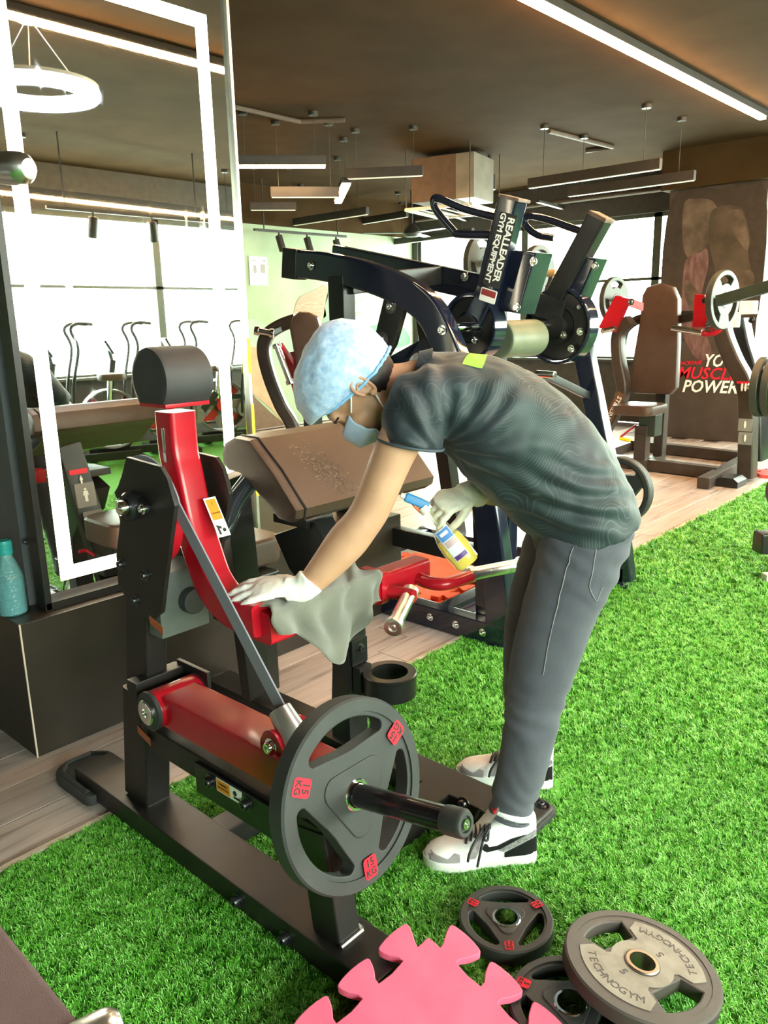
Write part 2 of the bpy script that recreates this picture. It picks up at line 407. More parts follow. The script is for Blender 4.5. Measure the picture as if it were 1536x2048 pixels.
# ---------------------------------------------------------------- biceps curl machine
def yz(m, poly, x0, x1, bev=.003): return m.prism(poly, (x0, 0, 0), (0, 1, 0), (0, 0, 1), x1-x0, bev)
def build_curl():
    r = thing('curl_machine', 'plate-loaded biceps curl machine, brown-black frame with red lever arm and brown arm pad', 'gym machine', (1.03, 1.6, 0))
    P = lambda n, m, mat=black, par=None, **k: m.build(n, mat, par or r, **k)
    # weight-side base beam and its rubber end
    b = P('base_beam', MB().box((1.026, 1.569, .041), (.126, 1.263, .066), bev=.006))
    for p in ((0.962, 1.387, 0.0376), (0.962, 1.212, 0.032)): bolt(b, p, (-1, 0, 0), .013)
    m = MB(); pts = arc(.062, 90, 180, 5, (.995, 2.255))+arc(.03, 180, 270, 4, (.965, 2.10))+arc(.03, 270, 360, 4, (1.09, 2.10))+arc(.062, 0, 90, 5, (1.058, 2.255))
    m.prism(pts, (0, 0, .0), (1, 0, 0), (0, 1, 0), .035, .006); m.tube([(.95, 2.1, .036), (.95, 2.26, .036), (.985, 2.3, .036), (1.068, 2.3, .036), (1.104, 2.26, .036), (1.104, 2.1, .036)], .009, 8)
    P('rubber_foot', m, rubber)
    # leaning post and its lower sleeve
    p = P('post', MB().sweep([(1.034, 1.898, .07), (1.034, 1.80, .70), (1.034, 1.765, .90)], rsec(.105, .066, .008), (1, 0, 0)))
    m = MB().sweep([(1.034, 1.898, .075), (1.034, 1.847, .42)], rsec(.120, .078, .008), (1, 0, 0)); P('post_sleeve', m)
    P('weld_bead', MB().tube([(1.066, 1.84, .076), (1.066, 1.95, .076)], .006, 8).tube([(1.0, 1.842, .076), (1.068, 1.842, .076)], .006, 8), darksteel)
    for q, mt in (((1, 1.703, 0.6514), orange_print), ((0.993, 1.809, 0.3065), orange_print)):
        m = MB(); m.prism([(-.03, .004), (.03, -.014), (.03, .008), (-.03, .026)], (q[0]-.0006, q[1], q[2]), (0, -1, 0), (0, 0, 1), -.0012); P('sticker', m, M('dull_orange_print', (.35, .09, .03), .5), label='faded orange stripe sticker')
    # horizontal rail, rear leg, joint plate with warning sticker
    P('rail', MB().bar((1.032, 1.85, .305), (1.032, 1.12, .30), .062, .07, bev=.006))
    P('front_leg', MB().sweep([(1.024, 1.105, .07), (1.03, 1.15, .32)], rsec(.09, .066, .008), (1, 0, 0)))
    P('weld_bead', MB().tube([(1.058, 1.06, .077), (1.058, 1.15, .077)], .008, 8).tube([(.99, 1.058, .077), (1.058, 1.058, .077)], .006, 8), steel)
    j = P('joint_plate', MB().box((.996, 1.42, .285), (.012, .30, .085), bev=.004), black2)
    for q in ((0.99, 1.503, 0.3007), (0.99, 1.361, 0.2993)): bolt(j, q, (-1, 0, 0), .013)
    q = (0.9885, 1.426, 0.3061)
    s = MB().box((q[0], q[1], q[2]), (.0012, .10, .036)).build('warning_sticker', white_print, j, label='orange and white warning sticker')
    MB().box((q[0]-.001, q[1]+.021, q[2]), (.001, .052, .030)).build('sticker_print', orange_print, j)
    m = MB(); m.mesh(text_mesh('WARNING', .007), basis((q[0]-.002, q[1]+.021, q[2]+.006), (0, -1, 0), (0, 0, 1))); m.mesh(text_mesh('KEEP HANDS CLEAR', .0045), basis((q[0]-.002, q[1]+.021, q[2]-.004), (0, -1, 0), (0, 0, 1)))
    m.build('sticker_lettering', black_print, j); m = MB(); m.lathe([(.007, 0), (.007, .0008)], (q[0]-.001, q[1]-.025, q[2]+.004), (-1, 0, 0), 12).build('sticker_symbol', black_print, j); MB().box((q[0]-.001, q[1]-.03, q[2]-.008), (.001, .022, .005)).build('sticker_symbol', black_print, j)
    # pivot side plates, bearings, spacer, bolts
    side = [(1.769, 1.083), (1.62, 1.075), (1.595, 1.049), (1.573, 0.9872), (1.643, 0.7909), (1.675, 0.6972), (1.732, 0.6591), (1.82, 0.6792), (1.876, 0.7281), (1.87, 0.8125), (1.83, 0.9137), (1.817, 0.942), (1.846, 0.9839), (1.823, 1.004), (1.804, 1.028)]
    sp = P('side_plate', yz(MB(), side, 1.0, 1.012, .002))
    sp2 = P('side_plate', yz(MB(), [(y, z) for y, z in side], 1.158, 1.170, .002))
    PV = (1.085, 1.745, .965)
    P('axle', MB().cyl((.955, PV[1], PV[2]), (1.225, PV[1], PV[2]), .016), chrome)
    for x, s_ in ((1.0, -1), (1.170, 1)):
        m = MB(); dia = [(PV[1]+dy, PV[2]+dz) for dy, dz in arc(.036, 40, 140, 6)+arc(.016, 140, 220, 4, (-.052, .0))+arc(.036, 220, 320, 6)+arc(.016, 320, 400, 4, (.052, 0))]
        yz(m, dia, x if s_ > 0 else x-.012, x+.012 if s_ > 0 else x, .003); m.lathe([(.036, 0), (.036, .022), (.030, .03), (.022, .03), (.022, .024), (0, .024)], (x, PV[1], PV[2]), (s_, 0, 0), 24)
        h = P('bearing', m, M('dark_cast_iron', (.05, .05, .058), .28, .8))
        m = MB().lathe([(.020, .02), (.020, .040), (.016, .047), (.008, .049), (0, .049)], (x, PV[1], PV[2]), (s_, 0, 0), 20); m.build('axle_cap', chrome, h)
        for dy in (-.052, .052): bolt(h, (x+s_*.012, PV[1]+dy, PV[2]), (s_, 0, 0), .009, chrome)
    for q in ((1, 1.846, 0.7924), (1, 1.732, 0.7856), (1, 1.791, 0.7053)):
        bolt(sp, q, (-1, 0, 0), .010)
        bolt(sp2, (1.170, q[1], q[2]), (1, 0, 0), .010)
    sy = 1.70
    P('spacer', MB().box((1.085, sy+.06, .70), (.146, .12, .17), bev=.004), M('grey_green_paint', (.09, .10, .095), .35))
    P('bump_stop', MB().cyl((1.1, sy, .70), (1.1, sy-.03, .70), .034, bev=.004), rubber)
    # red lever arm with counterweight roller, cross tube and handles
    arm = P('lever_arm', MB().sweep(cat_rom([(1.1, 1.692, 1.192), (1.1, 1.691, 1.096), (1.1, 1.675, 1.027), (1.1, 1.652, 0.9275), (1.1, 1.617, 0.8359), (1.1, 1.576, 0.763), (1.1, 1.5, 0.7215), (1.1, 1.389, 0.7226)], 5), rsec(.078, .075, .012), (1, 0, 0)), red, label='curved red lever arm')
    w0 = (1.1, 1.691, 1.271)
    m = MB(); sec = [p for p in arc(.078, -48, 228, 22)]
    pr = [(w0[1]+a, w0[2]+b) for a, b in sec]
    yz(m, pr, 1.1-.068, 1.1+.068, .012); m.build('counterweight', M('charcoal_rubber_roller', (.035, .033, .036), .5, bump=.3, bscale=900), arm, label='charcoal drum counterweight')
    MB().box((1.1, w0[1], w0[2]-.060), (.125, .115, .010), bev=.002).build('cap_plate', red, arm)
    MB().box((1.0602, w0[1], w0[2]-.16), (.002, .012, .085), bev=.001).build('slot', chrome, arm)
    cam_ = MB().lathe([(.118, 0), (.128, .002), (.128, .030), (.118, .032)], (1.018, PV[1]+.0, PV[2]-.03), (1, 0, 0), 48).build('belt_cam', red, arm)
    q = (1.06, 1.554, 0.9318)
    w1, w2 = (1.11, 1.62, 0.9239), (1.11, 1.598, 0.8939)
    a0 = Vector(w1); ax = (Vector((1.11, 1.586, 0.8754))-Vector((1.11, 1.631, 0.9504))).normalized(); nrm = Vector((0, ax.z, -ax.y)).normalized()
    if nrm.y > 0: nrm = -nrm
    o = a0+nrm*.038
    def on_arm(dx, dl, w, h, mat, nm, lab=None, lift=.001):
        c = o+Vector((dx, 0, 0))+ax*dl+nrm*lift
        R = Matrix((Vector((1, 0, 0)), -ax, nrm)).transposed()
        return MB().box(c, (w, h, .001), R).build(nm, mat, arm, label=lab)
    on_arm(.012, .01, .036, .105, white_print, 'caution_sticker', 'white and orange caution sticker'); on_arm(.012, -.010, .028, .055, orange_print, 'sticker_print', lift=.002)
    m = MB(); R4 = basis(o+Vector((.012, 0, 0))+ax*-.024+nrm*.003, (1, 0, 0), -ax)
    m.mesh(text_mesh('!', .014), R4); R4 = basis(o+Vector((.012, 0, 0))+ax*.0+nrm*.003, (1, 0, 0), -ax); m.mesh(text_mesh('CAUTION', .006), R4); m.build('sticker_lettering', black_print, arm); m = MB()
    R4 = basis(o+Vector((.006, 0, 0))+ax*.042+nrm*.0025, (1, 0, 0), -ax); MB().mesh(flat_mesh([arc(.005, 0, 340, 10, (.012, -.004))], .0004), R4).build('sticker_symbol', black_print, arm); m.mesh(flat_mesh([[(-.008, .012), (.006, .006), (.006, 0), (-.001, .002), (0, -.014), (-.006, -.014), (-.006, .004)]], .0004), R4)
    m.build('sticker_symbol', black_print, arm)
    ty, tz = 1.392, .706
    ct = P('cross_tube', MB().sweep([(1.085, ty, tz), (1.475, ty-.005, tz)], rsec(.082, .078, .012), (0, 0, 1)), red, label='square red cross tube')
    MB().sweep([(1.455, ty-.005, tz), (1.483, ty-.005, tz)], rsec(.094, .090, .014), (0, 0, 1)).build('collar', red, ct)
    MB().sweep([(1.47, ty-.005, tz), (1.67, ty-.008, tz)], rsec(.066, .066, .010), (0, 0, 1)).build('end_tube', red, ct)
    b1 = MB().tube(cat_rom([(1.478, 1.365, .695), (1.50, 1.315, .69), (1.507, 1.275, .688)], 5), .0185, 14).build('handle_bracket', red, ct)
    b2 = MB().tube(cat_rom([(1.631, 1.378, 0.695), (1.617, 1.327, 0.69), (1.635, 1.27, 0.69), (1.73, 1.255, 0.69)], 5), .0185, 14).build('handle_bracket', red, ct)
    grip = M('knurled_chrome', (.80, .80, .79), .28, 1.0, bump=.12, bscale=900)
    for a, e in (((1.523, 1.302, 0.688), (1.365, 1.224, 0.6578)), ((1.743, 1.268, 0.69), (1.936, 1.208, 0.685))):
        a, e = Vector(a), Vector(e); d = (e-a).normalized(); L_ = (e-a).length
        m = MB().lathe([(.021, -.01), (.024, -.006), (.024, .012), (.019, .014), (.019, L_*.33), (.0183, L_*.335), (.0183, L_*.345), (.019, L_*.35), (.019, L_*.66), (.0183, L_*.665), (.0183, L_*.675), (.019, L_*.68), (.019, L_-.02), (.025, L_-.018), (.025, L_-.002), (.022, L_), (.012, L_), (.011, L_-.004), (.006, L_-.004), (.005, L_+.001), (0, L_+.001)], a, d, 24)
        m.build('handle', grip, arm, label='chrome handle')
    # belt to the lower loading lever
    bt, bb = Vector((1.034, PV[1]-.118, PV[2]-.02)), Vector((1.034, 1.256, 0.5437))
    path = [(1.034, PV[1]+.132*math.cos(math.radians(a)), PV[2]-.03+.132*math.sin(math.radians(a))) for a in range(60, 166, 8)]
    path.append(bb)
    P('belt', MB().sweep(path, [(-.019, -.002), (.019, -.002), (.019, .002), (-.019, .002)], (1, 0, 0)), M('grey_webbing_belt', (.21, .21, .26), .45, bump=.2, bscale=700), label='grey flat belt')
    lv_a, lv_b = Vector((1.031, 1.70, .437)), Vector((1.031, 1.090, .438))
    lev = P('loading_lever', MB().bar(lv_a, lv_b, .115, .085, bev=.010), red, label='square red loading lever')
    MB().cyl((.962, 1.70, .437), (1.10, 1.70, .437), .050, bev=.004).build('pivot_tube', red, lev)
    for x, s_ in ((.962, -1), (1.10, 1)):
        h = MB().lathe([(.052, 0), (.052, .010), (.046, .014)], (x, 1.70, .437), (s_, 0, 0), 28).build('pivot_flange', rubber, lev)
        MB().lathe([(.034, .012), (.034, .018), (.028, .022), (.012, .022), (.011, .016), (0, .016)], (x, 1.70, .437), (s_, 0, 0), 24).build('pivot_bolt', chrome, lev)
    P('pivot_bracket', MB().box((1.034, 1.785, .435), (.15, .045, .115), bev=.004).box((1.108, 1.72, .48), (.012, .14, .05), bev=.003))
    cl = (1.031, 1.247, 0.5322)
    dn = (bb-bt).normalized(); c0 = Vector(cl)
    MB().cyl(c0-dn*.035, c0+dn*.055, .027, .036, n=24, bev=.003).build('belt_clamp', M('cast_aluminium', (.55, .54, .52), .35, .9), lev, label='silver belt clamp')
    for x in (.988, 1.074):
        m = MB(); yz(m, [(c0.y+a, c0.z-.06+b) for a, b in [(-.035, -.045), (.045, -.045), (.045, .02)]+arc(.03, 30, 150, 6, (.008, .025))+[(-.035, .02)]], x, x+.010, .002); m.build('clevis_ear', red, lev)
    bolt(lev, (.988, c0.y+.006, c0.z-.042), (-1, 0, 0), .013, chrome)
    P('rubber_stop', MB().lathe([(0, 0), (.03, .002), (.04, .015), (.042, .05), (.03, .06), (0, .06)], (1.03, 1.185, .335), (0, 0, 1), 24), rubber)
    n = Vector((.0155, -.981, .191)); pc = Vector((1.031, 1.031, .442))
    sl = P('sleeve', MB().lathe([(.06, -.09), (.06, -.066), (.0245, -.064), (.0245, .235), (.0235, .236)], pc, n, 28), M('black_anodised_tube', (.02, .017, .02), .22, .5, coat=.3))
    MB().lathe([(.0265, .232), (.0275, .24), (.0275, .272), (.023, .279), (.016, .279), (.015, .273), (0, .273)], pc, n, 28).build('end_cap', rubber, sl)
    MB().lathe([(.010, .272), (.010, .281), (.006, .281), (.005, .276), (0, .276)], pc, n, 20).build('end_screw', chrome, sl)
    # user side: base beam, cross beam, pad post, pad, seat
    b = P('base_beam', MB().box((1.655, 1.75, .041), (.115, 1.30, .066), bev=.006))
    bolt(b, (1.597, 1.176, 0.07), (-1, 0, 0), .013)
    P('cross_beam', MB().box((1.345, 1.28, .041), (.52, .10, .066), bev=.005).box((1.345, 1.62, .041), (.52, .08, .066), bev=.005))
    for y, s_, fx in ((1.065, -1, 1.715), (2.41, 1, 1.67)):
        m = MB(); m.prism(rrect(.19, .15, .035), (fx, y, 0), (1, 0, 0), (0, 1, 0), .028, .006); m.tube([(fx+a, y+b_, .03) for a, b_ in rrect(.165, .125, .03)], .007, 8, closed=True)
        f = P('rubber_foot', m, rubber); bolt(f, (fx+.065, y+s_*.03, .028), (0, 0, 1), .010)
    fe = [(1.77, 0.794), (1.697, 0.7002), (1.653, 0.6106), (1.64, 0.4975), (1.638, 0.3623), (1.642, 0.2043)]; bk = [(1.726, 0.1771), (1.714, 0.3234), (1.731, 0.4582), (1.808, 0.5436), (1.9, 0.6112), (1.968, 0.7173)]
    yb = fe[-1][0]
    post = P('pad_post', yz(MB(), fe+[(fe[-1][0], .072), (bk[0][0], .072)]+bk, 1.615, 1.70, .006), black2)
    q = (1.66, 1.569, 0.3835)
    jp = MB().box((1.657, yb+.0-.008, q[2]), (.07, .014, .085), bev=.003).build('cup_bracket', black2, post); bolt(jp, (1.657, yb-.015, q[2]+.012), (0, -1, 0), .011)
    cc = Vector((1.70, yb-.10, q[2]-.07))
    m = MB().ring(cc, (0, 0, 1), .086, .058, .012, 40, .003); m.ring(cc+Vector((0, 0, -.062)), (0, 0, 1), .084, .078, .066, 40); m.bar((1.657, yb-.005, cc.z-.02), (1.66, yb-.035, cc.z-.02), .06, .09, bev=.003)
    m.build('cup_holder', black2, post, label='round open cup holder')
    pad_o = [(1.946, 1.017), (1.927, 1.054), (1.881, 1.074), (1.807, 1.071), (1.708, 0.9874), (1.616, 0.8893), (1.622, 0.8626), (1.648, 0.847), (1.695, 0.8513), (1.813, 0.9355), (1.862, 0.9656), (1.917, 0.9685), (1.942, 0.9871)]
    pad = P('arm_pad', yz(MB(), pad_o, 1.41, 2.03, .016), leather, label='sloping brown arm pad with a cracked patch')
    sm = [(y, z) for y, z in cat_rom([(0, y, z) for y, z in pad_o], 4, True) for y, z in [(y, z)]] if False else None
    pa = Vector((0, *pad_o[3])); pb = Vector((0, *pad_o[5]))
    MB().tube([(1.446, a[0], a[1]) for a in pad_o], .0045, 8, up=(1, 0, 0), closed=True).build('piping', M('dark_piping', (.018, .014, .013), .4), pad, label='dark seam piping near the pad end')
    # cracked patch: small raised flakes on the leather face
    fd = (pb-pa).normalized(); fn = Vector((0, -fd.z, fd.y)).normalized()
    if fn.z < 0: fn = -fn
    m = MB(); rr = random.Random(3)
    for i in range(290):
        u = rr.gauss(1.60, .032); v = rr.gauss(.62, .20)
        if not .15 < v < .97: continue
        u += (v-.6)*.10
        pm = Vector((0, *pad_o[4])); s0, s1 = (pa, pm) if v < .5 else (pm, pb); fd = (s1-s0).normalized(); fn = Vector((0, -fd.z, fd.y)); fn = fn if fn.z > 0 else -fn; c = Vector((u, 0, 0))+s0+(s1-s0)*((v % .5)*2)+fn*.0006; a = rr.uniform(0, 6.28); L_ = rr.uniform(.006, .019); w_ = rr.uniform(.001, .0028)
        d = (Vector((1, 0, 0))*math.cos(a)+fd*math.sin(a)); e = d.cross(fn)
        k = [c-d*L_/2, c+e*w_, c+d*L_/2, c-e*w_]; m.add([*k, c+fn*.0022], [(0, 1, 4), (1, 2, 4), (2, 3, 4), (3, 0, 4)])
    o_ = m.build('cracked_leather', M('leather_cracks', (.26, .18, .13), .7), pad, smooth=0); o_['kind'] = 'stuff'
    P('pad_mount', MB().box((1.66, (fe[0][0]+bk[-1][0])/2, fe[0][1]-.012), (.12, .16, .03), bev=.004))
    P('support_tube', MB().tube(cat_rom([(1.172, 1.76, .80), (1.23, 1.79, .80), (1.31, 1.82, .83), (1.37, 1.84, .89), (1.45, 1.85, .95)], 6), .03, 18), M('blue_black_gloss_tube', (.03, .035, .045), .15, .3, coat=.6))
    P('support_flange', MB().cyl((1.170, 1.76, .80), (1.182, 1.76, .80), .045, bev=.002))
    # seat on its notched mast
    P('seat_mast', MB().bar((1.70, 2.20, .06), (1.70, 2.20, .50), .10, .11, up=(0, 1, 0), bev=.006))
    for k in range(9): P('height_mark', MB().box((1.6485, 2.17, .16+k*.034), (.004, .008, .014)), white_print, smooth=0)
    P('seat_carriage', MB().box((1.62, 2.17, .50), (.20, .20, .10), bev=.012).box((1.56, 2.15, .44), (.10, .10, .09), bev=.01), black2)
    P('adjusting_lever', MB().tube([(1.52, 2.13, .47), (1.49, 2.1, .50), (1.46, 2.1, .50)], .007, 8), red)
    m = MB().prism(rrect(.34, .30, .07, 6), (1.63, 2.27, .555), (1, 0, 0), (0, 1, 0), .10, .022, 3); P('seat', m, leather)
    # placard post facing the mirror side
    pp = P('placard_post', MB().bar((1.62, 2.12, .10), (1.50, 2.02, .93), .10, .05, up=(0, 1, 0), bev=.005))
    o = Vector((1.53, 2.045, .72)); axz = Vector((-.12, -.10, .83)).normalized(); ny = Vector((0, 1, .12)).normalized()
    def plac(dz, w, h, mat, nm, lift=.028, lab=None):
        b4 = basis(o+axz*dz+ny*lift, (-1, 0, 0), axz); mm = MB(); mm.mesh(flat_mesh([rrect(w, h, .006)], .0012), b4); return mm.build(nm, mat, pp, label=lab)
    plac(.10, .08, .02, red_print, 'title_strip'); plac(0, .085, .10, grey_print, 'instruction_plate', lab='grey instruction plate with a figure'); plac(-.12, .085, .10, grey_print, 'instruction_plate', lab='grey instruction plate with a figure')
    for dz, s_ in ((.065, .035), (0, .06), (-.12, .06)):
        b4 = basis(o+axz*dz+ny*.031, (-1, 0, 0), axz); mm = MB(); mm.mesh(flat_mesh([arc(s_*.09, 0, 350, 10, (0, s_*.40))], .0006), b4)
        mm.mesh(flat_mesh([[(-s_*.15, s_*.28), (s_*.15, s_*.28), (s_*.20, -.05*s_), (s_*.11, 0), (s_*.10, -s_*.45), (s_*.01, -s_*.45), (0, -s_*.1), (-s_*.01, -s_*.45), (-s_*.10, -s_*.45), (-s_*.11, 0), (-s_*.20, -.05*s_)]], .0006), b4); mm.build('figure_print', white_print, pp)
    return r
build_curl()

# ---------------------------------------------------------------- weight plates
def tri_plate(name, label, R, T, kg, M4, group=None, sub=None, cat='weight plate'):
    """rubber plate with three hand slots, raised rim, three-cornered hub, steel bush and red weight labels"""
    loc = M4.to_translation()
    r = thing(name, label, cat, loc, group)
    tri = []
    hole = []
    for k in range(3):
        a = 90+120*k; s_ = []
        ro, ri = R*.80, R*.47
        s_ += arc(ro, a-39, a+39, 14)
        e = arc(R*.07, a+39, a+150, 5, (math.cos(math.radians(a+39))*(ro-R*.07), math.sin(math.radians(a+39))*(ro-R*.07)))[1:]
        inner = [((ri+R*.10*abs(t)**2*1.2)*math.cos(math.radians(a-t*33)), (ri+R*.10*abs(t)**2*1.2)*math.sin(math.radians(a-t*33))) for t in [-1, -.6, -.25, .25, .6, 1]]
        f = arc(R*.07, a-150, a-39, 5, (math.cos(math.radians(a-39))*(ro-R*.07), math.sin(math.radians(a-39))*(ro-R*.07)))[:-1]
        hole.append(s_+e+inner+f)
    bore = arc(R*.001+.0285, 0, 350, 35)
    body = MB(); body.mesh(flat_mesh([arc(R*.93, 0, 357, 90), *hole, bore], T*.40, T*.06), M4)
    n = M4.to_3x3() @ Vector((0, 0, 1)); c = M4.to_translation()
    body.ring(c-n*T*.5, n, R, R*.855, T, 72, T*.10)
    body.build('disc', rubber, r)
    hub = []
    for k in range(3): hub += arc(R*.16, 270+120*k-60, 270+120*k+60, 8, (R*.30*math.cos(math.radians(270+120*k)), R*.30*math.sin(math.radians(270+120*k))))
    for k, s_ in ((1, .46), ): 
        m = MB(); m.mesh(flat_mesh([hub, bore], T*.47, T*.05), M4); m.build('hub', rubber, r)
    MB().ring(c-n*T*.52, n, .0335, .0262, T*1.04, 40, .002).build('steel_bush', chrome, r)
    for k in range(3):
        a = math.radians(270+120*k); w_ = R*.185
        l4 = M4 @ Matrix.Rotation(a+math.pi/2, 4, 'Z') @ Matrix.Translation((0, -R*.80, T*.5+.0004))
        l4b = M4 @ Matrix.Rotation(a+math.pi/2, 4, 'Z') @ Matrix.Translation((0, -R*.80, T*.5+.0014))
        m = MB(); m.mesh(flat_mesh([rrect(w_*1.02, w_*1.25, w_*.22)], .0006), l4); lb = m.build('weight_label', red_print, r, label='red weight label reading %s KG' % kg)
        m = MB(); m.mesh(text_mesh(kg, w_*.66, .0004, bold=w_*.008), l4b @ Matrix.Translation((0, w_*.27, 0))); m.mesh(text_mesh('KG', w_*.58, .0004, bold=w_*.008), l4b @ Matrix.Translation((0, -w_*.30, 0))); m.build('label_print', black_print, lb)
    return r
nP = Vector((.0155, -.981, .191)); xP = nP.cross(Vector((0, 0, 1))).normalized()*-1
tri_plate('weight_plate', 'large rubber weight plate with red 15 KG labels loaded on the curl machine sleeve', .20, .046, '15', basis(Vector((1.031, 1.031, .442))-nP*.023, Vector((1, 0, 0)), nP.cross(Vector((1, 0, 0)))) @ Matrix.Rotation(math.radians(0), 4, 'Z'))

# ---------------------------------------------------------------- plate-loaded high pull machine behind the person
def prism_x(m, poly, x0, x1, bev=.003): return m.prism(poly, (x0, 0, 0), (0, 1, 0), (0, 0, 1), x1-x0, bev)
def bevel_bolt(par, p, axis, r=.013): return bolt(par, p, axis, r, chrome)
def build_pull():
    r = thing('pulldown_machine', 'blue-black glossy plate-loaded machine with lettered lever arm standing behind the bending person', 'gym machine', (3.25, 2.3, 0))
    P = lambda n, m, mat=navy, par=None, **k: m.build(n, mat, par or r, **k)
    xa, xb = 2.72, 3.80
    b = P('base_beam', MB().bar((xa-.005, 1.765, .055), (xa-.005, 3.14, .055), .075, .10, bev=.006))
    for q in ((2.675, 2.167, 0.0192), (2.675, 2.019, 0.0228), (2.675, 1.872, 0.0283), (2.675, 2.313, 0.0177)): bevel_bolt(b, (2.6775, q[1], .058), (-1, 0, 0), .012)
    P('base_beam', MB().bar((xb, 1.74, .055), (xb, 3.14, .055), .075, .10, bev=.006))
    P('cross_beam', MB().bar((xa, 2.14, .06), (xb, 2.14, .06), .08, .08, bev=.005).bar((xa, 3.09, .06), (xb, 3.09, .06), .08, .08, bev=.005))
    for x in (xa-.005, xb):
        f = P('foot_plate', MB().box((x, 1.75, .006), (.13, .09, .012), bev=.003)); bevel_bolt(f, (x+.05, 1.75, .012), (0, 0, 1), .009)
    A = [(2.72, 3.057, 1.676), (2.72, 2.859, 1.653), (2.72, 2.66, 1.617), (2.72, 2.499, 1.576), (2.72, 2.357, 1.527), (2.72, 2.245, 1.473), (2.72, 2.168, 1.409), (2.72, 2.104, 1.309), (2.72, 2.043, 1.185), (2.72, 1.99, 1.041), (2.72, 1.924, 0.8122), (2.72, 1.876, 0.6013), (2.72, 1.834, 0.3643), (2.72, 1.79, 0.0191)]
    ar = P('arched_frame', MB().sweep(cat_rom(A, 4), rsec(.13, .075, .012), (1, 0, 0)), label='long arched frame tube')
    MB().bar(Vector(A[0])+Vector((0, .03, .004)), Vector(A[0])+Vector((0, -.07, -.01)), .082, .142, bev=.006).build('end_cap', black2, ar)
    for q in ((2.68, 2.875, 1.655), (2.68, 2.094, 1.351)): bevel_bolt(ar, q, (-1, 0, 0), .014)
    P('rear_post', MB().bar((xa, 2.72, .05), (xa, 2.72, 1.60), .08, .10, up=(0, 1, 0), bev=.006), black2)
    br = P('brace_plate', prism_x(MB(), [(2.429, 1.487), (2.341, 1.501), (2.307, 1.454), (2.375, 1.288), (2.43, 1.221), (2.498, 1.229), (2.502, 1.287)], 2.69, 2.72), black2)
    for q in ((2.69, 2.385, 1.454), (2.69, 2.437, 1.314)): bevel_bolt(br, q, (-1, 0, 0), .016); MB().ring((2.688, q[1], q[2]), (-1, 0, 0), .032, .018, .003).build('washer', rubber, br)
    P('diagonal_brace', MB().bar((2.8, 2.512, 1.18), (2.8, 2.144, 1.332), .05, .07, bev=.005))
    P('side_rail', MB().bar((2.80, 2.75, .375), (2.80, 1.92, .36), .06, .09, bev=.006), black2)
    P('front_post', MB().bar((2.80, 1.93, .05), (2.80, 1.97, .9), .09, .07, bev=.006))
    # near lever: drum, lettered column, box stop, handle loop
    def drum(c, R, par, bolts):
        d = MB().lathe([(R-.01, 0), (R, .006), (R, .05), (R-.012, .056), (R*.55, .056), (R*.5, .05), (.05, .05), (.05, .09), (0, .09)], (c[0]+.03, c[1], c[2]), (-1, 0, 0), 44).build('drum', black2, par)
        MB().ring((c[0]+.05, c[1], c[2]), (-1, 0, 0), R+.018, R+.004, .09, 48, .004).build('drum_rim', navy, d)
        for q in bolts: bevel_bolt(d, q, (-1, 0, 0), .012)
        return d
    lv = P('lever_arm', MB().sweep([(2.95, 1.931, 1.874), (2.95, 2.054, 1.472), (2.95, 2.13, 1.36)], rsec(.10, .085, .010), (1, 0, 0)), label='lettered lever arm')
    drum((2.95, 2.13, 1.36), .13, lv, ((2.89, 2.155, 1.357), (2.89, 2.076, 1.306)))
    t0, t1 = Vector((2.905, 1.902, 1.866)), Vector((2.905, 2.022, 1.471)); ax = (t1-t0).normalized(); up_ = ax.cross(Vector((1, 0, 0))); up_ = up_ if up_.y < 0 else -up_
    MB().box((t0+Vector((2.95, 1.919, 1.872)))/2, (.09, .105, .014), basis((0, 0, 0), (1, 0, 0), up_).to_3x3(), .004).build('end_cap', M('scuffed_brown_plastic', (.10, .06, .045), .6, col2=(.2, .15, .13), scale=30), lv)
    L_ = (t1-t0).length
    pn = Vector((-1, 0, 0)); bm_ = basis(t0.lerp(t1, .50)+pn*.0035, ax, up_)
    MB().mesh(flat_mesh([rrect(L_*.72, .088, .004)], .0006), bm_).build('nameplate', black_print, lv, label='black nameplate with white lettering')
    z4 = Matrix.Translation(pn*.0016)
    MB().mesh(text_mesh('REALLEADER', .047, .0004, bold=.0012, spacing=.95), z4 @ bm_ @ Matrix.Translation((-.006, .019, 0))).build('lettering', white_print, lv)
    MB().mesh(text_mesh('GYM EQUIPMENT', .038, .0004, bold=.001, spacing=.93), z4 @ bm_ @ Matrix.Translation((-.006, -.023, 0))).build('lettering', white_print, lv)
    s4 = basis(t0.lerp(t1, .955)+pn*.004, -up_*1, -ax)
    MB().mesh(flat_mesh([rrect(.085, .055, .006)], .0006), s4).build('sticker', white_print, lv, label='small white and red sticker'); MB().mesh(flat_mesh([rrect(.075, .026, .003)], .0004), Matrix.Translation(pn*.0012) @ s4 @ Matrix.Translation((0, .010, 0))).build('sticker_print', M('dark_red_print', (.25, .02, .02), .5), lv)
    bx = MB(); prism_x(bx, [(1.962, 1.676), (1.82, 1.654), (1.901, 1.409), (2.022, 1.429)], 2.96, 3.10, .012)
    bx = P('stop_box', bx, navy, lv)
    for q in ((2.96, 1.832, 1.619), (2.96, 1.909, 1.437)): bevel_bolt(bx, q, (-1, 0, 0), .012)
    hp = [(2.95, 1.986, 1.801), (2.95, 2.176, 1.858), (2.95, 2.313, 1.915), (2.95, 2.348, 1.913), (2.95, 2.336, 1.87), (2.95, 2.244, 1.777), (2.95, 2.208, 1.757), (2.95, 2.031, 1.739)]
    P('handle_loop', MB().tube(cat_rom(hp, 5), .0175, 14), navy, lv)
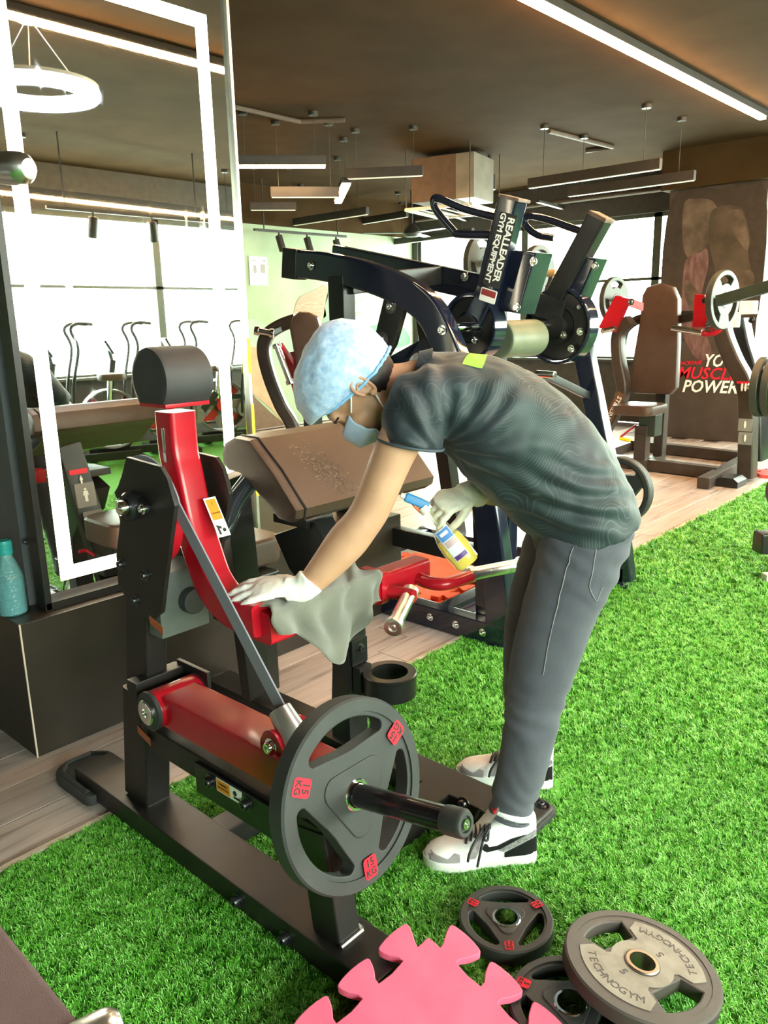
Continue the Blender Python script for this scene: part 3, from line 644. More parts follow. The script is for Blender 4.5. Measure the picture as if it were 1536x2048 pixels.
    # far lever
    l2 = P('lever_arm', MB().sweep([(3.52, 1.832, 1.828), (3.52, 2.066, 1.45), (3.52, 2.04, 1.36)], rsec(.10, .085, .010), (1, 0, 0)), black2, label='far lever arm with a brown end cap')
    drum((3.52, 2.02, 1.35), .165, l2, ((3.46, 1.966, 1.308), (3.46, 1.879, 1.324), (3.46, 1.924, 1.245)))
    b2 = MB(); prism_x(b2, [(1.927, 1.671), (1.831, 1.652), (1.933, 1.419), (2.047, 1.445)], 3.50, 3.62, .012); b2 = P('stop_box', b2, navy, l2)
    for q in ((3.5, 1.837, 1.619), (3.5, 1.906, 1.437)): bevel_bolt(b2, q, (-1, 0, 0), .012)
    a0, a1 = Vector((3.52, 1.825, 1.833)), Vector((3.52, 1.838, 1.809))
    MB().box(a0, (.09, .10, .02), basis((0, 0, 0), (1, 0, 0), (a0-a1).cross(Vector((1, 0, 0)))).to_3x3(), .005).build('end_cap', MATS['scuffed_brown_plastic'], l2)
    P('handle_loop', MB().tube(cat_rom([(3.52, 1.864, 1.758), (3.52, 1.984, 1.802), (3.52, 2.098, 1.846), (3.52, 2.199, 1.874), (3.52, 2.233, 1.863), (3.52, 2.226, 1.83), (3.52, 2.16, 1.783), (3.52, 2.063, 1.761)], 5), .0175, 14), navy, l2)
    a2 = P('upper_beam', MB().bar((3.42, 3.456, 1.763), (3.42, 2.351, 1.531), .08, .13, bev=.008)); bevel_bolt(a2, (3.375, 2.489, 1.602), (-1, 0, 0), .016)
    P('upper_link', MB().bar((3.42, 2.351, 1.531), (3.52, 1.996, 1.413), .08, .11, bev=.008), black2)
    P('top_cross_beam', MB().bar((xa, 2.68, 1.56), (3.42, 2.68, 1.62), .07, .09, bev=.006), black2)
    lg = P('far_leg', MB().sweep(cat_rom([(3.8, 2.054, 1.274), (3.8, 1.935, 0.8404), (3.8, 1.806, 0.3488), (3.80, 1.745, .03)], 3), rsec(.095, .075, .008), (1, 0, 0)))
    P('rear_post', MB().bar((xb, 2.85, .05), (3.46, 2.85, 1.62), .08, .09, up=(0, 1, 0), bev=.006), black2)
    P('drum_axle', MB().cyl((2.76, 2.10, 1.36), (3.80, 2.04, 1.355), .022), chrome)
    rl = P('thigh_roller', MB().cyl((3.08, 2.08, 1.30), (3.36, 2.06, 1.30), .085, n=32, bev=.015), M('olive_vinyl', (.13, .15, .10), .45), label='olive vinyl roller')
    P('grip_bar', MB().cyl((3.4, 2.076, 1.125), (3.4, 1.971, 1.123), .017, bev=.003), chrome)
    P('grip_mount', MB().bar((3.45, 2.056, 1.119), (3.80, 1.98, .98), .03, .04), black2)
    # seat post and seat, mostly hidden
    P('seat_post', MB().bar((3.26, 2.14, .06), (3.26, 2.14, .50), .08, .08, up=(0, 1, 0), bev=.006))
    m = MB().prism(rrect(.36, .34, .06, 5), (3.26, 2.16, .50), (1, 0, 0), (0, 1, 0), .08, .02); P('seat', m, leather)
    # low storage horn
    P('plate_horn', MB().cyl((3.80, 1.882, .472), (4.12, 1.882, .472), .0245, bev=.004), steel)
    return r
build_pull()
tri_plate('weight_plate', 'black rubber plate hung low on the blue-black machine behind the hip of the person', .185, .06, '10', basis((3.96, 1.882, .472), (0, -.5, .85), (.0, .85, .5)) @ Matrix.Rotation(math.pi, 4, 'X') if False else basis((3.96, 1.882, .472), (0, 1, 0), (0, 0, 1)))

# ---------------------------------------------------------------- shoulder press machine near the column
def press_machine():
    r = thing('shoulder_press_machine', 'shoulder press machine with tall brown backrest and red arms in front of the mural column', 'gym machine', (7.1, 3.0, 0))
    brown = M('brown_black_frame', (.040, .028, .022), .4)
    P = lambda n, m, mat=brown, par=None, **k: m.build(n, mat, par or r, **k)
    m = MB(); prism_x(m, [(3.206, 1.562), (3.168, 1.63), (3.051, 1.659), (2.927, 1.62), (2.872, 1.517), (2.849, 1.126), (2.842, 0.7509), (2.897, 0.6865), (3.228, 0.685), (3.285, 0.7514), (3.257, 1.034), (3.217, 1.345)], 7.0, 7.10, .03); P('backrest', m, leather, label='tall tapered brown backrest')
    P('back_post', MB().bar((7.16, 3.02, .05), (7.16, 3.02, 1.25), .10, .09, up=(0, 1, 0), bev=.008))
    P('seat', MB().prism(rrect(.42, .38, .07, 5), (6.86, 3.10, .52), (1, 0, 0), (0, 1, 0), .09, .025), leather)
    P('seat_carriage', MB().box((6.92, 3.02, .42), (.16, .16, .20), bev=.015), M('green_black_plastic', (.03, .04, .03), .35))
    mast = P('seat_mast', MB().box((6.86, 3.06, .22), (.10, .11, .40), bev=.005))
    m = MB()
    for k in range(9): MB().box((6.808, 3.06, .10+k*.035), (.004, .07, .012)).build('notch', darksteel, mast, smooth=0)
    P('adjusting_lever', MB().tube(cat_rom([(6.85, 3.12, .42), (6.76, 3.20, .33), (6.74, 3.22, .30)], 4), .010, 8), red); P('lever_grip', MB().cyl((6.74, 3.22, .30), (6.74, 3.12, .29), .016, bev=.003), yellow_paint)
    P('base_rail', MB().bar((6.95, 3.75, .06), (6.86, 2.36, .06), .10, .10, bev=.006).bar((7.16, 3.02, .06), (6.8, 3.05, .06), .1, .1, bev=.006)); P('rear_rail', MB().bar((7.9, 3.7, .06), (7.75, 2.45, .06), .10, .10, bev=.006))
    for y in (3.66, 2.42): P('side_rail', MB().bar((6.40, y-.10, .05), (7.9, y, .05), .10, .09, bev=.006))
    f = P('rubber_foot', MB().prism([(-.09, -.07), (.09, -.07), (.09, .05), (.05, .08), (-.05, .08), (-.09, .05)], (6.576, 2.196, 0), (0, 1, 0), (0, 0, 1), .22, .008), black)
    # side uprights
    up = [(6.98, 2.48, 1.334), (6.98, 2.449, 1.202), (6.98, 2.351, 0.9972), (6.98, 2.257, 0.8425), (6.98, 2.211, 0.6782), (6.98, 2.183, 0.343), (6.98, 2.164, 0.0221)]
    ur = P('upright', MB().sweep(cat_rom(up, 5), rsec(.13, .15, .02), (1, 0, 0)), label='curved upright with an instruction placard')
    ul = P('upright', MB().sweep(cat_rom([(6.95, 3.27, 1.346), (6.95, 3.379, 1.223), (6.95, 3.367, 0.9895), (6.95, 3.308, 0.7176), (6.95, 3.382, 0.5052), (6.95, 3.483, 0.2946), (6.95, 3.514, 0.065)], 5), rsec(.10, .13, .02), (1, 0, 0)))
    a0, a1 = Vector((6.885, 3.295, 0.6777)), Vector((6.885, 3.435, 0.41)); d = (a1-a0).normalized(); u_ = Vector((-1, 0, 0)).cross(d); u_ = -u_ if u_.y > 0 else u_
    bm_ = basis(a0.lerp(a1, .5)+Vector((-.012, 0, 0)), d, u_)
    MB().mesh(flat_mesh([rrect(.34, .09, .01)], .003), bm_).build('nameplate', M('brown_plate', (.12, .06, .035), .4), ul, label='brown nameplate'); MB().mesh(text_mesh('STERLING', .062, .001, bold=.001), Matrix.Translation((-.005, 0, 0)) @ bm_).build('lettering', white_print, ul)
    q = Vector((6.66, 2.12, 0.6509))
    def pl(px, py, w, h, mat, nm, dx=0): 
        return MB().box((px[0]-dx, px[1], px[2]), (.004, w, h), bev=.001).build(nm, mat, ur)
    pl((6.9, 2.233, 0.8283), 0, .11, .02, red_print, 'title_strip'); pl((6.9, 2.192, 0.4784), 0, .11, .105, grey_print, 'instruction_plate'); pl((6.9, 2.183, 0.3656), 0, .11, .105, grey_print, 'instruction_plate')
    for cx_, cy_, s_ in (((6.89, 2.239, 0.7878), 0, .05), ((6.89, 2.211, 0.7889), 0, .05), ((6.89, 2.189, 0.4797), 0, .045), ((6.89, 2.18, 0.3671), 0, .045)):
        b4 = basis(cx_, (0, -1, 0), (0, 0, 1)); m = MB(); m.mesh(flat_mesh([[(-s_*.15, s_*.6), (0, s_*.75), (s_*.15, s_*.6), (s_*.20, -.05*s_), (s_*.10, -s_*.6), (-s_*.10, -s_*.6), (-s_*.2, -.05*s_)]], .001), b4); m.build('figure_print', white_print, ur)
    P('top_arch', MB().tube(cat_rom([(7.2, 3.47, 1.115), (7.2, 3.442, 1.254), (7.2, 3.324, 1.343), (7.2, 3.157, 1.363), (7.2, 2.768, 1.369), (7.2, 2.567, 1.29)], 6), .045, 12), black2)
    for k, (poly, hx) in enumerate((([(3.373, 1.563), (3.252, 1.533), (3.376, 1.242), (3.525, 1.284)], None), ([(2.623, 1.548), (2.536, 1.537), (2.493, 1.337), (2.496, 1.276), (2.625, 1.278)], None))):
        m = MB(); prism_x(m, poly, 6.82 if k == 0 else 6.72, 6.92 if k == 0 else 6.82, .01); a = P('press_arm', m, red, label='red press arm plate')
        if k == 0:
            MB().cyl((6.8, 3.478, 1.25), (6.8, 3.343, 1.28), .024, bev=.004).build('handle', chrome, a); bolt(a, (6.82, 3.218, 1.502), (-1, 0, 0), .02, chrome)
            MB().bar((6.95, 3.313, 1.509), (7.05, 3.161, 1.44), .06, .07).build('arm_link', red, a)
        else:
            MB().cyl((6.72, 2.792, 1.277), (6.72, 2.533, 1.238), .026, bev=.004).build('handle', chrome, a); bolt(a, (6.72, 2.485, 1.306), (-1, 0, 0), .022, chrome)
            MB().tube(cat_rom([(6.75, 2.557, 1.234), (6.75, 2.482, 1.225), (6.75, 2.419, 1.249), (6.75, 2.406, 1.289), (6.75, 2.486, 1.278)], 4), .022, 10).build('handle_bracket', red, a)
            MB().bar((7.1, 2.9, 1.339), (6.9, 2.653, 1.371), .05, .07).build('arm_link', black2, a)
    for c_, a_ in (((6.5, 2.313, 1.49), (-.14, -1, 0)), ((7.16, 3.548, 1.53), (.12, 1, 0))):
        c_ = Vector(c_); a_ = Vector(a_).normalized(); P('plate_horn', MB().cyl(c_-a_*.16, c_+a_*.12, .024, bev=.005), black2)
    P('link_bar', MB().bar((6.22, 2.246, 1.48), (6.1, 1.826, 1.575), .06, .08), M('green_black_plastic', (.03, .04, .03), .35))
    u2 = P('second_upright', MB().sweep(cat_rom([(7.4, 2.478, 1.328), (7.4, 2.418, 1.113), (7.4, 2.325, 0.8548), (7.4, 2.266, 0.5065), (7.4, 2.223, 0.107)], 5), rsec(.14, .2, .02), (1, 0, 0)), black2)
    for q in (((7.2, 2.486, 1.331), .16), ((7.2, 2.342, 1.431), .14), ((7.2, 2.49, 1.477), .12)): MB().box(q[0], (.06, q[1], q[1]*.8), bev=.012).build('white_bracket', white_print, u2, label='white hinge bracket')
    for q in ((7.16, 2.501, 1.327), (7.16, 2.296, 1.329)): bolt(u2, q, (-1, 0, 0), .018, black2)
    c = Vector((6.3, 1.803, 0.85)); q = Vector((7.4, 2.273, 0.6384))
    P('storage_horn', MB().cyl((c.x, c.y-.12, c.z), (c.x, c.y+.20, c.z), .024), steel); P('storage_arm', MB().bar((c.x, c.y+.185, c.z), q, .05, .05), black2)
    return r
press_machine()
grey_iron = M('grey_cast_iron', (.030, .036, .030), .45, .0)
def grip_plate(name, label, c, axis, R, T, group=None):
    """iron plate with three oval hand openings, its axis along the given direction"""
    r = thing(name, label, 'weight plate', c, group); m4 = basis(c, Vector(axis).cross(Vector((0, 0, 1))), Vector((0, 0, 1)))
    hs = []
    for k in range(3):
        a = 90+120*k; hs.append(arc(R*.82, a-34, a+34, 10)+arc(R*.56, a+30, a-30, 8))
    m = MB(); m.mesh(flat_mesh([arc(R, 0, 354, 60), *hs, arc(.027, 0, 345, 23)], T/2, T*.12), m4); m.build('disc', grey_iron, r)
    MB().ring(Vector(c)-Vector(axis).normalized()*T*.55, axis, R*.28, .027, T*1.1, 30, .003).build('hub', grey_iron, r)
    return r
grip_plate('iron_plate', 'grey iron plate on the horn behind the far red press arm beside the backrest', (7.16, 3.548, 1.53), (.12, 1, -.0), .21, .05)
grip_plate('iron_plate', 'grey iron plate seen almost edge-on in front of the mural above the red arm', (6.5, 2.313, 1.49), (-.14, -1, 0), .225, .05)
for k in range(3):
    c = Vector((6.3, 1.803, 0.85))+Vector((0, -.05+.075*k, 0))
    grip_plate('iron_plate', '%s of the three dark plates stored in a row beside the curved upright' % ('nearest', 'middle', 'farthest')[k], c, (0, 1, 0), .22, .055, 'stored plates beside the press machine')
# far plate tree with grey plates, seen between the lever arms
def plate_tree():
    bx = Vector((5.2, 3.508, 1.669)); r = thing('plate_tree', 'far upright plate stand with horns seen behind the lettered lever arm', 'rack', (5.2, bx.y, 0))
    MB().bar((5.2, bx.y, 0), (5.2, bx.y, 1.95), .09, .09, up=(0, 1, 0)).build('post', black2, r); MB().box((5.2, bx.y, .03), (.8, .6, .06), bev=.01).build('base', black2, r)
    for q, d in (((5.2, 3.669, 1.794), 1), ((5.2, 3.179, 1.696), -1)):
        MB().cyl((5.2, bx.y, q[2]), (5.2, q[1]+d*.15, q[2]), .024, bev=.004).build('horn', M('bare_wood_horn', (.35, .22, .10), .5), r)
    grip_plate('iron_plate', 'far grey plate behind the upper beam, on the handle loop side of the stand', (5.2, 3.669, 1.794), (0, 1, 0), .22, .05)
    grip_plate('iron_plate', 'far grey plate partly hidden by the stop box of the lettered arm', (5.2, 3.179, 1.696), (0, -1, 0), .20, .05)
plate_tree()

# ---------------------------------------------------------------- chest press by the green wall
def chest_press():
    o = Vector((3.739, 4.21, 0.5053)); r = thing('chest_press_machine', 'machine with brown backrest, dark curved frame and chrome grips by the green wall', 'gym machine', (o.x, o.y, 0))
    side = Vector((FNV.y, -FNV.x, 0))
    def fp(pts): return [((Vector(p)-o).dot(side), p[2]) for p in pts]
    m = MB(); m.prism(fp([(3.724, 4.227, 1.359), (3.74, 4.209, 1.428), (3.774, 4.172, 1.464), (3.82, 4.122, 1.462), (3.856, 4.082, 1.425), (3.872, 4.064, 1.337), (3.886, 4.049, 1.15), (3.872, 4.065, 0.9612), (3.765, 4.182, 0.9577), (3.738, 4.212, 1.206)]), (o.x, o.y, 0), side, (0, 0, 1), .12, .03); m.build('backrest', leather, r, label='rounded brown backrest')
    MB().sweep(cat_rom([(3.849, 4.312, 1.408), (3.772, 4.397, 1.369), (3.707, 4.468, 1.302), (3.689, 4.488, 1.188), (3.711, 4.464, 1.011), (3.757, 4.413, 0.8131), (3.818, 4.346, 0.5927)]+[(o.x+.05, o.y+.05, .0)], 5), rsec(.09, .13, .02), FNV).build('curved_frame', M('brown_black_frame', (.040, .028, .022), .4), r)
    MB().bar((3.978, 4.32, 1.195), (Vector((3.978, 4.32, 1.195)).x, Vector((3.978, 4.32, 1.195)).y, 0), .1, .1, up=(0, 1, 0)).build('post', black2, r)
    MB().bar((3.742, 4.281, 1.188), (3.791, 4.228, 0.8555), .06, .08).build('press_arm', red, r, label='red press arm')
    for a, b_ in (((3.555, 4.19, 1.247), (3.61, 4.129, 0.9949)), ((3.561, 4.406, 1.343), (3.637, 4.322, 1.321))):
        m = MB().cyl(a, b_, .022); d = (Vector(b_)-Vector(a)).normalized(); m.cyl(Vector(a)-d*.01, Vector(a)+d*.02, .032, bev=.003); m.cyl(Vector(b_)-d*.02, Vector(b_)+d*.01, .032, bev=.003); m.build('grip', chrome, r)
    MB().bar((3.603, 4.211, 1.245), (3.763, 4.258, 1.101), .03, .04).build('grip_bracket', red, r); MB().bar((3.645, 4.343, 1.324), (3.766, 4.359, 1.359), .03, .04).build('grip_bracket', black2, r)
    MB().prism(rrect(.45, .42, .06, 5), (o.x-.28, o.y-.25, .46), (1, 0, 0), (0, 1, 0), .09, .02).build('seat', leather, r); MB().bar((o.x-.25, o.y-.22, 0), (o.x-.25, o.y-.22, .46), .1, .1, up=(0, 1, 0)).build('seat_post', black2, r)
    MB().bar((o.x-.5, o.y-.45, .05), (o.x+.3, o.y+.28, .05), .12, .1).bar((o.x-.35, o.y+.35, .05), (o.x+.45, o.y-.35, .05), .12, .1).build('base', black2, r)
FNV = Vector((0.7388, 0.6739, 0))
chest_press()

# ---------------------------------------------------------------- machine beside the camera: end of a pad, two chrome bar ends
satin = M('satin_chrome', (.80, .79, .78), .28, 1.0)
def near_machine():
    q0, q1, q2, q3 = [(0.315, 1.006, 0.62), (0.3101, 0.7705, 0.62), (0.2097, 0.8323, 0.62), (0.1861, 0.9835, 0.62)]
    c = (Vector(q0)+Vector(q1))/2
    r = thing('leg_machine', 'machine close by with a mauve-brown pad corner and two chrome bar ends', 'gym machine', (-.05, .55, 0))
    e = (Vector(q1)-Vector(q0)).normalized(); n_ = Vector((0, 0, 1)).cross(e); n_ = n_ if n_.x < 0 else -n_
    a = Vector(q0)-e*.25
    m = MB().prism([(0, 0), ((Vector(q1)-a).length+.02, 0), ((Vector(q1)-a).length+.02, .30), (0, .30)], a+Vector((0, 0, -.07)), e, n_, -.07 if Vector(e).cross(n_).z < 0 else .07, .010)
    m.build('pad', M('mauve_brown_vinyl', (.15, .095, .10), .5, bump=.2, bscale=600), r, label='mauve-brown vinyl pad')
    g0, g1 = Vector((0.3369, 0.7551, 0.6)), Vector((0.296, 0.7654, 0.6))
    MB().lathe([(.0, -.012), (.017, -.010), (.024, -.002), (.026, .008), (.026, .05), (.023, .055), (.023, .25)], g0, g1-g0, 24).build('bar_end', satin, r)
    h0, h1 = Vector((0.4829, 1.029, 1.59)), Vector((0.4236, 1.198, 1.609))
    MB().lathe([(0, -.012), (.012, -.009), (.018, -.002), (.020, .008), (.020, .03), (.0192, .032), (.0192, .72)], h0, h1-h0, 24).build('bar_end', satin, r)
    pm = a+n_*.18+e*.15
    MB().bar((pm.x, pm.y, .0), (pm.x, pm.y, .55), .08, .08, up=(0, 1, 0)).build('pad_post', black2, r)
    t = Vector(h0)+(Vector(h1)-Vector(h0)).normalized()*.70
    MB().bar((t.x, t.y, 0), (t.x, t.y, t.z+.05), .08, .08, up=(0, 1, 0)).build('upright', black2, r)
    MB().bar((pm.x, pm.y, .05), (t.x, t.y, .05), .1, .08).build('base', black2, r)
    q = g0+(g1-g0).normalized()*.24; MB().bar((q.x, q.y, q.z), (pm.x, pm.y, .5), .05, .05).build('bar_arm', black2, r)
near_machine()

# ---------------------------------------------------------------- bench at the picture's edge on the turf
def side_bench():
    a = Vector((4.285, 1.211, 0)); r = thing('bench', 'black bench end on the turf cut off by the edge of the picture', 'bench', (a.x, a.y, 0))
    d = Vector((.74, -.67, 0)); f = Vector((.67, .74, 0))
    MB().box(a+d*.16+Vector((0, 0, .025)), (.30, .06, .05), Matrix.Rotation(math.atan2(d.y, d.x), 3, 'Z'), .012).build('foot', M('pale_rubber_foot', (.5, .55, .5), .5), r, label='pale rubber foot')
    p = a+d*.20+f*.1
    MB().bar((p.x, p.y, .04), (p.x, p.y, .42), .07, .07, up=(0, 1, 0)).build('leg', black2, r)
    w = Vector((4.17, 1.216, 0.2458))
    MB().bar(w+d*.0+Vector((0, 0, 0)), w+d*.5, .10, .11, bev=.015).build('frame', black2, r)
    w2 = Vector((4.53, 1.266, 0.4387)); MB().cyl(w2, w2+d*.4, .085, n=28, bev=.02).build('roller', M('violet_black_vinyl', (.05, .04, .05), .4), r)
    MB().bar(w2+d*.2, w+d*.3, .05, .05).build('roller_post', black2, r)
    MB().bar(w+d*.3, (p.x, p.y, .30), .05, .05).build('link', black2, r)
side_bench()

# ---------------------------------------------------------------- the cleaner
skin = M('skin', (.50, .27, .17), .5, col2=(.56, .31, .20), scale=18, bump=.05, bscale=300)
FD = Vector((0.7388, 0.6739, 0))                                   # across the body, away from the left side
def limb(mb, pts, n=18, sub=4, ref=None, caps=True):
    """pts: (centre, half width, half depth); rings are ellipses whose depth axis follows ref"""
    ref = Vector(ref) if ref is not None else FD
    c = cat_rom([p[0] for p in pts], sub); ra = cat_rom([(p[1], p[2] if len(p) > 2 else p[1], 0) for p in pts], sub)
    rings = []
    for i, p in enumerate(c):
        t = (c[min(i+1, len(c)-1)]-c[max(i-1, 0)]).normalized(); a = t.cross(ref).normalized(); b = a.cross(t)
        rings.append([p+a*ra[i].x*math.cos(2*math.pi*k/n)+b*ra[i].y*math.sin(2*math.pi*k/n) for k in range(n)])
    if caps:
        def capr(r, out):
            m = sum(r, Vector())/len(r); rad = (r[0]-m).length
            return [[m+(q-m)*.75+out*rad*.45 for q in r], [m+(q-m)*.3+out*rad*.65 for q in r]]
        t0 = (c[0]-c[1]).normalized(); t1 = (c[-1]-c[-2]).normalized()
        rings = capr(rings[0], t0)[::-1]+rings+capr(rings[-1], t1)
    mb.loft(rings); return mb
def ellipsoid(mb, m4, c, r, n=20):
    t = bmesh.new(); bmesh.ops.create_uvsphere(t, u_segments=n, v_segments=n//2+2, radius=1.0)
    for v in t.verts: v.co = Vector((v.co.x*r[0]+c[0], v.co.y*r[1]+c[1], v.co.z*r[2]+c[2]))
    mb.merge(t, m4); return mb
def fuse(mb, voxel, smooth=6, fac=.5):
    ob = bpy.data.objects.new('f', mb.to_mesh('f'))
    r = ob.modifiers.new('r', 'REMESH'); r.mode = 'VOXEL'; r.voxel_size = voxel
    s = ob.modifiers.new('s', 'SMOOTH'); s.iterations = smooth; s.factor = fac
    return eval_mesh(ob)
def displace(me, fn):
    nv = [v.normal.copy() for v in me.vertices]
    for v, n in zip(me.vertices, nv): v.co += n*fn(v.co, n)
    me.update()

# --- pose anchors (metres)
HEAD = Vector((1.407, 1.351, 1.233))
h_fwd = (Vector((1.373, 1.388, 1.121))-HEAD).normalized(); h_up = (Vector((1.333, 1.433, 1.281))-HEAD); h_up = (h_up-h_fwd*h_up.dot(h_fwd)).normalized()
HM = basis(HEAD, h_fwd.cross(h_up), h_fwd)            # x to the person's right, y forward, z to the crown
SH_L, EL_L, WR_L = Vector((1.402, 1.163, 1.219)), Vector((1.293, 1.253, 0.9337)), Vector((1.18, 1.341, 0.7846))
SH_R, EL_R, WR_R = Vector((1.718, 1.307, 1.184)), Vector((1.956, 1.239, 0.8948)), Vector((1.714, 1.237, 0.9376))

def hand_parts(mb, m4, curl, thumb=(35, 25), spread=4, k=1.0, thick=1.0):
    """palm and five fingers; local x to the thumb side, y along the fingers, z out of the back of the hand"""
    palm = [((0, -.045*k, 0), .026*k, .019*k), ((0, -.02*k, 0), .033*k, .018*k), ((.001, .015*k, .001), .041*k, .016*k), ((.001, .045*k, 0), .041*k, .014*k)]
    limb(mb, [(m4 @ Vector(p), a, b) for p, a, b in palm], 18, 4, m4.to_3x3() @ Vector((0, 0, 1)))
    fx = (.031, .0105, -.0105, -.030); fl = ((.040, .025, .020), (.044, .028, .021), (.041, .026, .020), (.032, .020, .018)); fy = (.044, .049, .045, .036)
    for i in range(4):
        p = Vector((fx[i]*k, (fy[i]-.02)*k, 0)); a = math.radians(spread*(1.5-i)); d0 = Vector((math.sin(a), math.cos(a), 0)); ang = 0; pts = [(p, .0100*k*thick, .0100*k*thick)]
        p = p+d0*.02*k; pts.append((p.copy(), .0102*k*thick, .0102*k*thick))
        for j in range(3):
            ang += math.radians(curl[i][j]); d = d0*math.cos(ang)+Vector((0, 0, -1))*math.sin(ang)
            q = p+d*fl[i][j]*k; r = (.0095, .0088, .0078)[j]*k*thick
            pts.append(((p+q)/2, r, r)); pts.append((q.copy(), r*.98, r*.98)); p = q
        limb(mb, [(m4 @ c, a_, b_) for c, a_, b_ in pts], 12, 3, m4.to_3x3() @ Vector((1, 0, 0)))
    a, b = math.radians(thumb[0]), math.radians(thumb[1]); d0 = Vector((math.sin(a)*math.cos(b), math.cos(a)*math.cos(b), -math.sin(b)))
    p = Vector((.022*k, -.025*k, -.004*k)); pts = [(p.copy(), .014*k, .014*k)]
    for L_, r, tw in ((.036, .0125, 0), (.032, .0105, -18), (.024, .009, -14)):
        d0 = Matrix.Rotation(math.radians(-tw), 3, 'Z') @ d0; p = p+d0*L_*k; pts.append((p.copy(), r*k*thick, r*k*thick))
    limb(mb, [(m4 @ c, a_, b_) for c, a_, b_ in pts], 12, 4, m4.to_3x3() @ Vector((0, 0, 1)))

def build_person():
    root = thing('person', 'person in blue hair net, mask, dark patterned shirt and grey jeans bending over the machine', 'person', (1.72, 1.12, 0))
    # ---- body: one continuous surface (head, neck, trunk, arms, legs)
    b = MB()
    ellipsoid(b, HM, (0, -.012, .035), (.076, .094, .088), 28); ellipsoid(b, HM, (0, .022, -.04), (.060, .070, .072), 24)
    ellipsoid(b, HM, (0, .058, -.088), (.026, .026, .022)); ellipsoid(b, HM, (0, .082, .035), (.052, .016, .022))
    for s in (-1, 1): ellipsoid(b, HM, (s*.040, .058, -.022), (.026, .028, .026)); ellipsoid(b, HM, (s*.031, .077, .005), (.016, .012, .011))
    limb(b, [(HM @ Vector((0, .078, .022)), .009, .009), (HM @ Vector((0, .098, -.008)), .011, .012), (HM @ Vector((0, .104, -.026)), .015, .015)], 12, 4)
    limb(b, [(HM @ Vector((0, .088, -.052)), .012, .022), (HM @ Vector((0, .086, -.066)), .012, .022)], 12, 3)
    neck0 = HM @ Vector((0, -.022, -.035))
    limb(b, [(neck0, .058, .056), (Vector((1.484, 1.281, 1.24)), .056, .058), (Vector((1.536, 1.254, 1.242)), .065, .080), (Vector((1.578, 1.208, 1.214)), .10, .16)], 22)
    limb(b, [[(1.561, 1.227, 1.208), 0.095]+[.165], [(1.65, 1.13, 1.143), 0.115]+[.155], [(1.732, 1.039, 1.025), 0.105]+[.14], [(1.809, 0.9553, 0.8782), 0.115]+[.155]], 24)
    limb(b, [(SH_L, .058, .056), (SH_L.lerp(EL_L, .45), .049, .048), [(1.316, 1.236, 0.9778), 0.046]+[.044], (EL_L, .045, .044), [(1.265, 1.277, 0.8908), 0.048]+[.043], [(1.219, 1.312, 0.8274), 0.038]+[.035], (WR_L, .028, .024), (WR_L+(Vector((1.093, 1.458, 0.7701))-WR_L).normalized()*.045, .024, .016)], 20)
    limb(b, [(SH_R, .058, .056), (SH_R.lerp(EL_R, .5), .047, .047), (EL_R, .043, .043), (EL_R.lerp(WR_R, .35), .043, .041), (WR_R, .027, .024), (WR_R+(Vector((1.589, 1.27, 0.9188))-WR_R).normalized()*.04, .022, .016)], 20)
    for pts in (legL, legR): limb(b, [(Vector(p), ra*.70, rb*.70) for p, ra, rb in pts], 20)
    limb(b, [[(1.809, 0.9553, 0.8782), 0.105]+[.15], [(1.798, 0.9673, 0.7908), 0.07]+[.12]], 22)
    me = fuse(b, .0062, 5)
    body = link('body', me, skin, root, smooth=180, wn=False)
    # ears, brows, lashes
    for s in (-1, 1):
        m = MB(); e4 = HM @ Matrix.Translation((s*.074, -.012, -.004)) @ Matrix.Rotation(math.radians(s*-18), 4, 'Z') @ Matrix.Rotation(math.radians(-12), 4, 'X')
        rim = [(s*.008, .017, -.006), (s*.012, .016, .016), (s*.014, .004, .031), (s*.016, -.013, .029), (s*.016, -.020, .012), (s*.013, -.014, -.010), (s*.009, -.004, -.026), (s*.004, .008, -.028)]
        m.tube([e4 @ p for p in cat_rom(rim, 4)], [.0042]*29, 10); ellipsoid(m, e4, (s*.004, -.002, .004), (.006, .016, .026)); ellipsoid(m, e4, (s*.008, .006, -.024), (.005, .008, .009))
        m.tube([e4 @ p for p in cat_rom([(s*.010, .010, .012), (s*.013, -.002, .018), (s*.013, -.009, .006), (s*.010, -.004, -.008)], 4)], .003, 8)
        link('ear', fuse(m, .0018, 4), skin, body, smooth=180, wn=False)
        m = MB(); m.tube([HM @ p for p in cat_rom([Vector((s*.014, .094, .024)), Vector((s*.030, .093, .030)), Vector((s*.050, .077, .024))], 5)], [.0022, .003, .0036, .004, .004, .004, .0038, .0034, .003, .0024, .0016], 8); m.build('eyebrow', hair_m, body, smooth=60)
        m = MB(); m.tube([HM @ p for p in cat_rom([Vector((s*.018, .0885, -.001)), Vector((s*.031, .0905, -.004)), Vector((s*.046, .083, .000))], 5)], .0016, 8); m.build('eyelashes', hair_m, body, smooth=60)
    # dark hair showing below the net
    m = MB(); t = bmesh.new(); bmesh.ops.create_uvsphere(t, u_segments=48, v_segments=30, radius=1.0)
    for v in t.verts:
        p = v.co; n_ = noise.noise(Vector((p.x*14, p.y*14, p.z*5)))
        q = Vector((p.x*.0805, p.y*.097-.020, p.z*.088+.012)); q *= 1+.03*n_
        if q.y > -.022: q = Vector((q.x*.9, -.022+(q.y+.022)*.15, q.z))
        v.co = q
    m.merge(t, HM); link('hair', m.to_mesh(), hair_m, root, smooth=60, wn=False)
    # ---- bouffant hair net: gathered edge, puffed crown
    m = MB(); NU, NV = 96, 26; rings = []
    e_f, e_b = Vector((0, .106, .078)), Vector((0, -.120, -.024))
